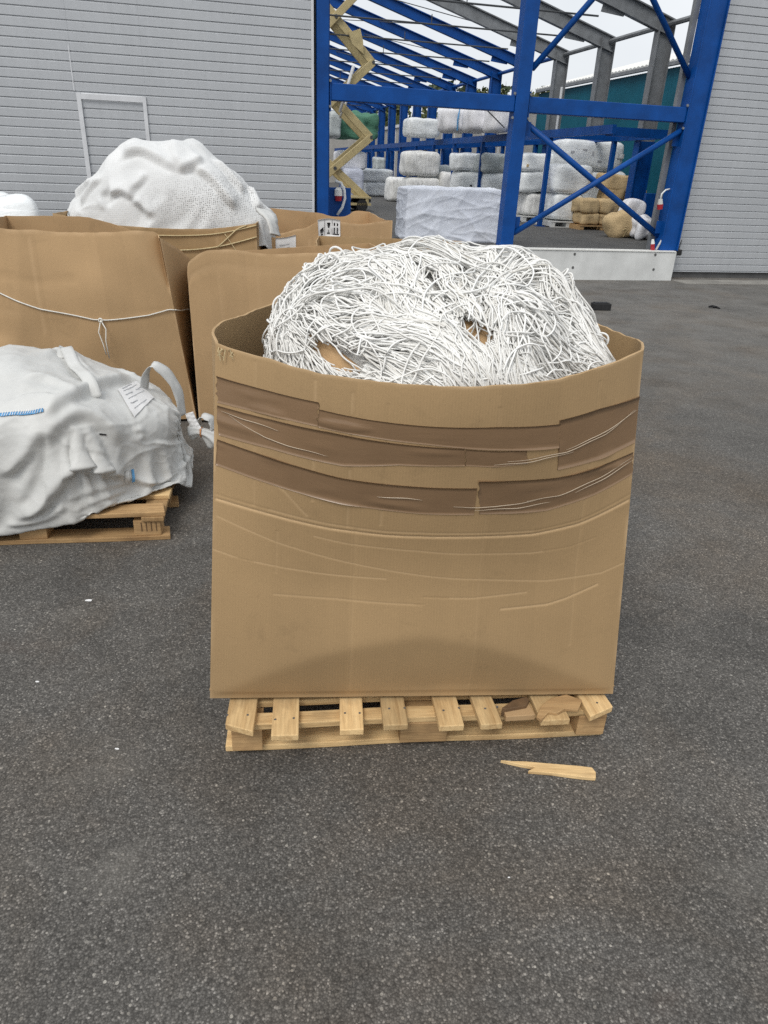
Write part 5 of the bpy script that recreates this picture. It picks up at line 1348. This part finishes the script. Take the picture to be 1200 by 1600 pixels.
# ---- the blue rack
rack = empty('storage_rack', F(.8, 12, FLOOR), PSI); tag(rack, 'long blue steel platform rack carrying bags above the bale rows', 'rack')
SF, SB, RN0, RN1 = -.08, 1.55, 2.6, 36
def rb(name, *a, mat='blue_paint', bev=0): m = MB(); m.fbox(*a); return m.build(name, mat, rack, bevel=bev)
for (s_, w_) in ((SF, .08), (SB, .08)):
    rb('beam', s_, s_+w_, RN0 if s_ == SF else RN0+.6, RN1, 2.36, 2.52)
legs = [5.46, 7.6, 9.94, 12.54, 14.85, 17.2, 19.6, 22.0, 25, 28, 31, 34]
for i, n in enumerate(legs):
    rb('leg', SF-.002, SF+.09, n-.05, n+.05, FLOOR, 2.359); rb('leg', SB, SB+.1, n-.05, n+.05, FLOOR, 2.359)
    rb('cross_beam', SF+.082, SB-.002, n-.045, n+.045, 2.36, 2.49)
    rb('foot_plate', SF-.06, SF+.15, n-.11, n+.11, FLOOR+.001, FLOOR+.015)
for n in np.arange(3.6, 23, 1.15): rb('deck_bar', SF+.082, SB-.002, n-.02, n+.02, 2.495, 2.522)
rb('cross_beam', SF+.082, SB+.08, RN0+.3, RN0+.38, 2.34, 2.5)

# ---- scissor lift
lift = empty('scissor_lift', F(-4.38, 9.6, FLOOR), PSI); tag(lift, 'beige scissor lift with raised folding arms behind the left blue column', 'lift')
lev = [.75, 1.39, 2.31, 3.07, 4.02, 4.90, 5.85]   # pivots: tip, cross, tip, cross ...
cx, hw = -4.40, .98
def arm(p, q, w_=.18, d_=.07, nn=9.4):
    m = MB(); m.bar(F(p[0], nn, p[1]), F(q[0], nn, q[1]), d_, w_, side=DN); m.build('arm', 'lift_beige', lift, bevel=.012)
for nn in (9.4, 10.2):
    for a, b in ((.75, 2.31), (2.31, 4.02), (4.02, 5.85)):
        arm((cx-hw, a), (cx+hw, b), nn=nn); arm((cx+hw, a), (cx-hw, b), nn=nn+.085)
    for z in (1.53, 3.16, 4.93):
        m = MB(); m.tube([F(cx, nn-.05, z), F(cx, nn+.14, z)], .045, 12); m.build('pivot_pin', 'rod_dark', lift)
    for z in (.75, 2.31, 4.02):
        m = MB(); m.tube([F(cx+hw, nn-.05, z), F(cx+hw, nn+.14, z)], .04, 12); m.build('pivot_pin', 'rod_dark', lift)
for z in (2.31, 4.02):
    m = MB(); m.tube([F(cx+hw-.04, 9.45, z), F(cx+hw-.04, 10.3, z)], .04, 10); m.build('cross_tube', 'lift_beige', lift)
m = MB(); m.prism([F(cx+.32, 9.38, 4.62), F(cx+.62, 9.38, 4.72), F(cx+.70, 9.38, 4.45), F(cx+.72, 9.38, 4.18), F(cx+.42, 9.38, 4.38)], DN*.05); o = m.build('bracket', 'lift_beige', lift); fix_normals(o)
m = MB(); m.tube([F(cx+.1, 9.3, 2.85), F(cx+.45, 9.3, 3.9)], .04, 10); m.build('ram', 'rod_white', lift, smooth=True)
m = MB(); m.tube([F(cx+.2, 9.9, 2.75), F(cx+.6, 9.9, 3.6)], .03, 10); m.build('ram', 'rod_white', lift, smooth=True)
m = MB(); m.fbox(cx-1.15, cx+1.0, 9.25, 10.5, FLOOR+.16, FLOOR+.22); m.fbox(cx-1.15, cx+1.0, 9.26, 10.49, FLOOR+.34, FLOOR+.38); m.build('chassis_frame', 'lift_beige', lift)
for i in range(4):
    m = MB(); m.fbox(cx-.95+.6*i, cx-.87+.6*i, 9.27, 10.48, FLOOR+.221, FLOOR+.339); m.build('chassis_post', 'lift_beige', lift)
for (a, b) in ((-.8, 9.3), (.75, 9.3), (-.8, 10.35), (.75, 10.35)):
    m = MB(); m.tube([F(cx+a, b-.05, FLOOR+.16), F(cx+a, b+.12, FLOOR+.16)], .155, 16); m.build('wheel', 'black_rubber', lift)
m = MB(); m.fbox(cx-1.2, cx+.35, 9.0, 9.24, FLOOR+.02, FLOOR+.28); m.build('bumper', 'red_paint', lift, bevel=.02)
m = MB(); m.fbox(cx-1.3, cx+1.1, 9.3, 10.4, 5.9, 6.0); m.build('platform', 'lift_beige', lift)

# ---- crate under a white sheet, beside the middle column
tn = .95
s0, s1, z0, z1 = pxr(634, 297, 789, 388, tn)
crate = bale_mesh('covered_crate', s0, s1, tn, tn+.75, FLOOR, z1+.02, 'sheet_white', None, rnd=.03, lump=.004, seed=90, res=64, power=26)
me = crate.data; co = np.empty(len(me.vertices)*3); me.vertices.foreach_get('co', co); co = co.reshape(-1, 3); no = vnormals(co, [tuple(p.vertices) for p in me.polygons])
a = co@np.array(DS); zz = co[:, 2]
sag = np.stack([a*.55+.1*np.sin(zz*5), zz*1.25+.16*((a-a.mean())/.8)**2, co[:, 1]*.4], 1)
rid = lambda q: (1-np.abs(np.clip(q, -1, 1)))**5
co = co+no*(.022*rid(N1(sag, .9))+.018*rid(N2(sag*[1.3, .8, 1], 1.5))+.010*rid(N4(sag*[.8, 1.3, 1]+[zz.mean(), 0, 0], 2.6))+.012*N3(sag, .3))[:, None]
lowm = sstep(.45, 0, zz); co[:, 0] -= 0; me.vertices.foreach_set('co', co.ravel()); me.update()
tag(crate, 'crate draped in a wrinkled bluish white sheet left of the middle blue column', 'crate')

# ---- small fittings
cb = empty('socket_box', F(-.26, .16, 1.2), PSI); tag(cb, 'grey junction box with white cables and a red plug on the right blue column', 'socket box')
def fpt(x, y, n): s, z = fac(x, y, n); return F(s, n, z)
p = fpt(1053, 297, .12); m = MB(); m.box(p, (.10, .07, .15), (DS, DN, Vector((0, 0, 1)))); m.build('box_body', 'box_grey', cb, bevel=.008)
m = MB(); m.tube([fpt(1051, 304, .12), fpt(1050, 325, .11), fpt(1046, 348, .10), fpt(1037, 370, .08), fpt(1025, 390, .06)], .018, 8); m.build('cable', 'cable_white', cb, smooth=True)
m = MB(); m.tube([fpt(1048, 295, .12), fpt(1040, 297, .11), fpt(1034, 303, .10), fpt(1032, 312, .10)], .014, 8); m.build('cable', 'cable_white', cb, smooth=True)
m = MB(); m.tube([fpt(1032, 311, .10), fpt(1031.5, 319, .10)], [.034, .046], 12); m.build('plug_body', 'box_grey', cb)
m = MB(); m.tube([fpt(1031.5, 319, .10), fpt(1031, 327, .10)], [.05, .044], 12); m.build('plug_head', 'plug_red', cb)
po = empty('marker_post', fpt(1019, 392, .05), PSI); tag(po, 'short red and white marker post on the plinth by the right column', 'post')
m = MB(); m.tube([fpt(1019.5, 392, .06), fpt(1020, 381, .06)], .035, 12); m.build('lower_band', 'plug_red', po)
m = MB(); m.tube([fpt(1020, 381, .06), fpt(1020, 374, .06)], [.034, .02], 12); m.build('top_band', 'roof_white', po)
lm = empty('wall_device', fpt(1058, 394, .2), PSI); tag(lm, 'small black lamp housing at the foot of the right shutter wall', 'device')  # camera-like dark box on the wall, gives no light
p = fpt(1057, 394, .20); m = MB(); m.box(p, (.13, .16, .10), (DS, DN, Vector((0, 0, 1)))); m.build('housing', 'black_rubber', lm, bevel=.02)
m = MB(); m.tube([p+DS*.03+Vector((0, 0, .05)), p+DS*.05+Vector((0, .0, .17)), p+DS*.11+DN*.08+Vector((0, 0, .19))], .01, 6); m.build('bracket', 'rod_dark', lm)
pg = empty('hanging_plug', fpt(529, 300, .7), PSI); tag(pg, 'white and red power plug hanging before the left blue base panel', 'plug')
m = MB(); m.tube([fpt(529, 293, .7), fpt(529, 297, .7), fpt(529, 306, .7)], [.03, .062, .066], 12); m.build('plug_body', 'roof_white', pg)
m = MB(); m.tube([fpt(529, 306, .7), fpt(529, 314, .7)], [.062, .05], 12); m.build('plug_head', 'plug_red', pg)
m = MB(); m.tube([fpt(524, 283, .72), fpt(533, 286, .68), fpt(538, 297, .66), fpt(539, 310, .66), fpt(535, 324, .66), fpt(527, 336, .66)], .022, 8); m.build('cable', 'cable_white', pg, smooth=True)

# ---- bale at the left edge, wrapped in film
o = bale_mesh('wrapped_bale', 0, 1, 0, 1, 0, 1, 'wrap_white', None, rnd=.3, lump=.05, seed=95)
me = o.data; mi = o.location.copy()
p = at(8, 350, 1.05); o.location = Vector((-4.12, 7.55, 0)); o.rotation_euler = (0, 0, 0); o.scale = (1.02, .9, 1.20)
tag(o, 'film wrapped white bale at the left picture edge, against the ribbed wall', 'bale', 'film wrapped bales')
m = MB(); m.box((-4.2, 7.4, 1.235), (.34, .22, .07)); o = m.build('rag', 'tag_orange' if False else 'wood_dark', None, bevel=.02); tag(o, 'dark bundle lying on the film wrapped bale at the left edge', 'bundle')

# ---- odds and ends on the asphalt
c = at(938, 484); m = MB(); m.box(c+Vector((0, 0, .045)), (.24, .13, .085), (Vector((.99, .12, 0)), Vector((-.12, .99, 0)), Vector((0, 0, 1)))); m.box(c+Vector((0, 0, .092)), (.20, .10, .012), (Vector((.99, .12, 0)), Vector((-.12, .99, 0)), Vector((0, 0, 1))))
o = m.build('rubber_block', 'black_rubber', None, bevel=.006); tag(o, 'black rubber block lying on the asphalt behind the main box', 'block')
m = MB(); m.tube([at(1108, 479, .012), at(1113, 478.5, .03), at(1119, 480, .012), at(1125, 482, .01)], [.012, .02, .018, .008], 6); o = m.build('rubber_strip', 'black_rubber'); tag(o, 'curled black rubber strip lying before the right shutter wall', 'strip')
for (x, y, w_, lab) in ((58, 1066, .008, 'tiny white paper scrap on the asphalt at the left'), (139, 939, .018, 'thin white scuffed scrap on the asphalt below the left pallet'), (183, 1171, .007, 'white crumb on the asphalt left of the front pallet'), (795, 1372, .004, 'white speck on the asphalt below the wood splinter')):
    c = at(x, y); m = MB(); q_ = [c+Vector((w_*math.cos(t_)*random.uniform(.6, 1.2), w_*.35*math.sin(t_)*random.uniform(.6, 1.2), .001)) for t_ in np.linspace(0, 5.6, 8)]; m.prism(q_, Vector((0, 0, .003))); o = m.build('paper_scrap', 'paper_white'); fix_normals(o); tag(o, lab, 'scrap', 'white scraps on the asphalt')
# ================================================================== LIGHT
w = bpy.data.worlds.new('World'); SC.world = w; w.use_nodes = True
nt = w.node_tree; bg = nt.nodes['Background']
sky = nt.nodes.new('ShaderNodeTexSky'); sky.sky_type = 'NISHITA'; sky.sun_disc = False
SUN_EL, SUN_AZ = R(52), R(205)
sky.sun_elevation = SUN_EL; sky.sun_rotation = SUN_AZ; sky.air_density = 1.0; sky.dust_density = 3.0; sky.ozone_density = 1.0
hs = nt.nodes.new('ShaderNodeHueSaturation'); hs.inputs['Saturation'].default_value = .28
nt.links.new(sky.outputs[0], hs.inputs['Color'])
# an even cloud deck over the clear-sky gradient
tc = nt.nodes.new('ShaderNodeTexCoord'); no = nt.nodes.new('ShaderNodeTexNoise'); no.inputs['Scale'].default_value = 2.2; no.inputs['Detail'].default_value = 6
nt.links.new(tc.outputs['Generated'], no.inputs['Vector'])
rp = nt.nodes.new('ShaderNodeValToRGB'); rp.color_ramp.elements[0].position = .3; rp.color_ramp.elements[0].color = (5.7, 6.0, 6.3, 1); rp.color_ramp.elements[1].position = .7; rp.color_ramp.elements[1].color = (7.3, 7.5, 7.7, 1)
nt.links.new(no.outputs['Fac'], rp.inputs['Fac'])
mx = nt.nodes.new('ShaderNodeMix'); mx.data_type = 'RGBA'; mx.inputs[0].default_value = .8
nt.links.new(hs.outputs[0], mx.inputs[6]); nt.links.new(rp.outputs[0], mx.inputs[7]); nt.links.new(mx.outputs[2], bg.inputs['Color'])
bg.inputs['Strength'].default_value = .11
sd = bpy.data.lights.new('sun', 'SUN'); so_ = bpy.data.objects.new('sun', sd); COL.objects.link(so_)
sd.energy = 1.3; sd.angle = R(24); sd.color = (1, .96, .90)
az = SUN_AZ; dirv = Vector((math.sin(az)*math.cos(SUN_EL), math.cos(az)*math.cos(SUN_EL), math.sin(SUN_EL)))
so_.rotation_euler = dirv.to_track_quat('Z', 'Y').to_euler(); so_.location = dirv*30
vs = SC.view_settings; vs.view_transform = 'Standard'; vs.look = 'None'; vs.gamma = 1.0; vs.use_curve_mapping = False; vs.exposure = 0.40
SC.cycles.max_bounces = 6; SC.cycles.use_denoising = False
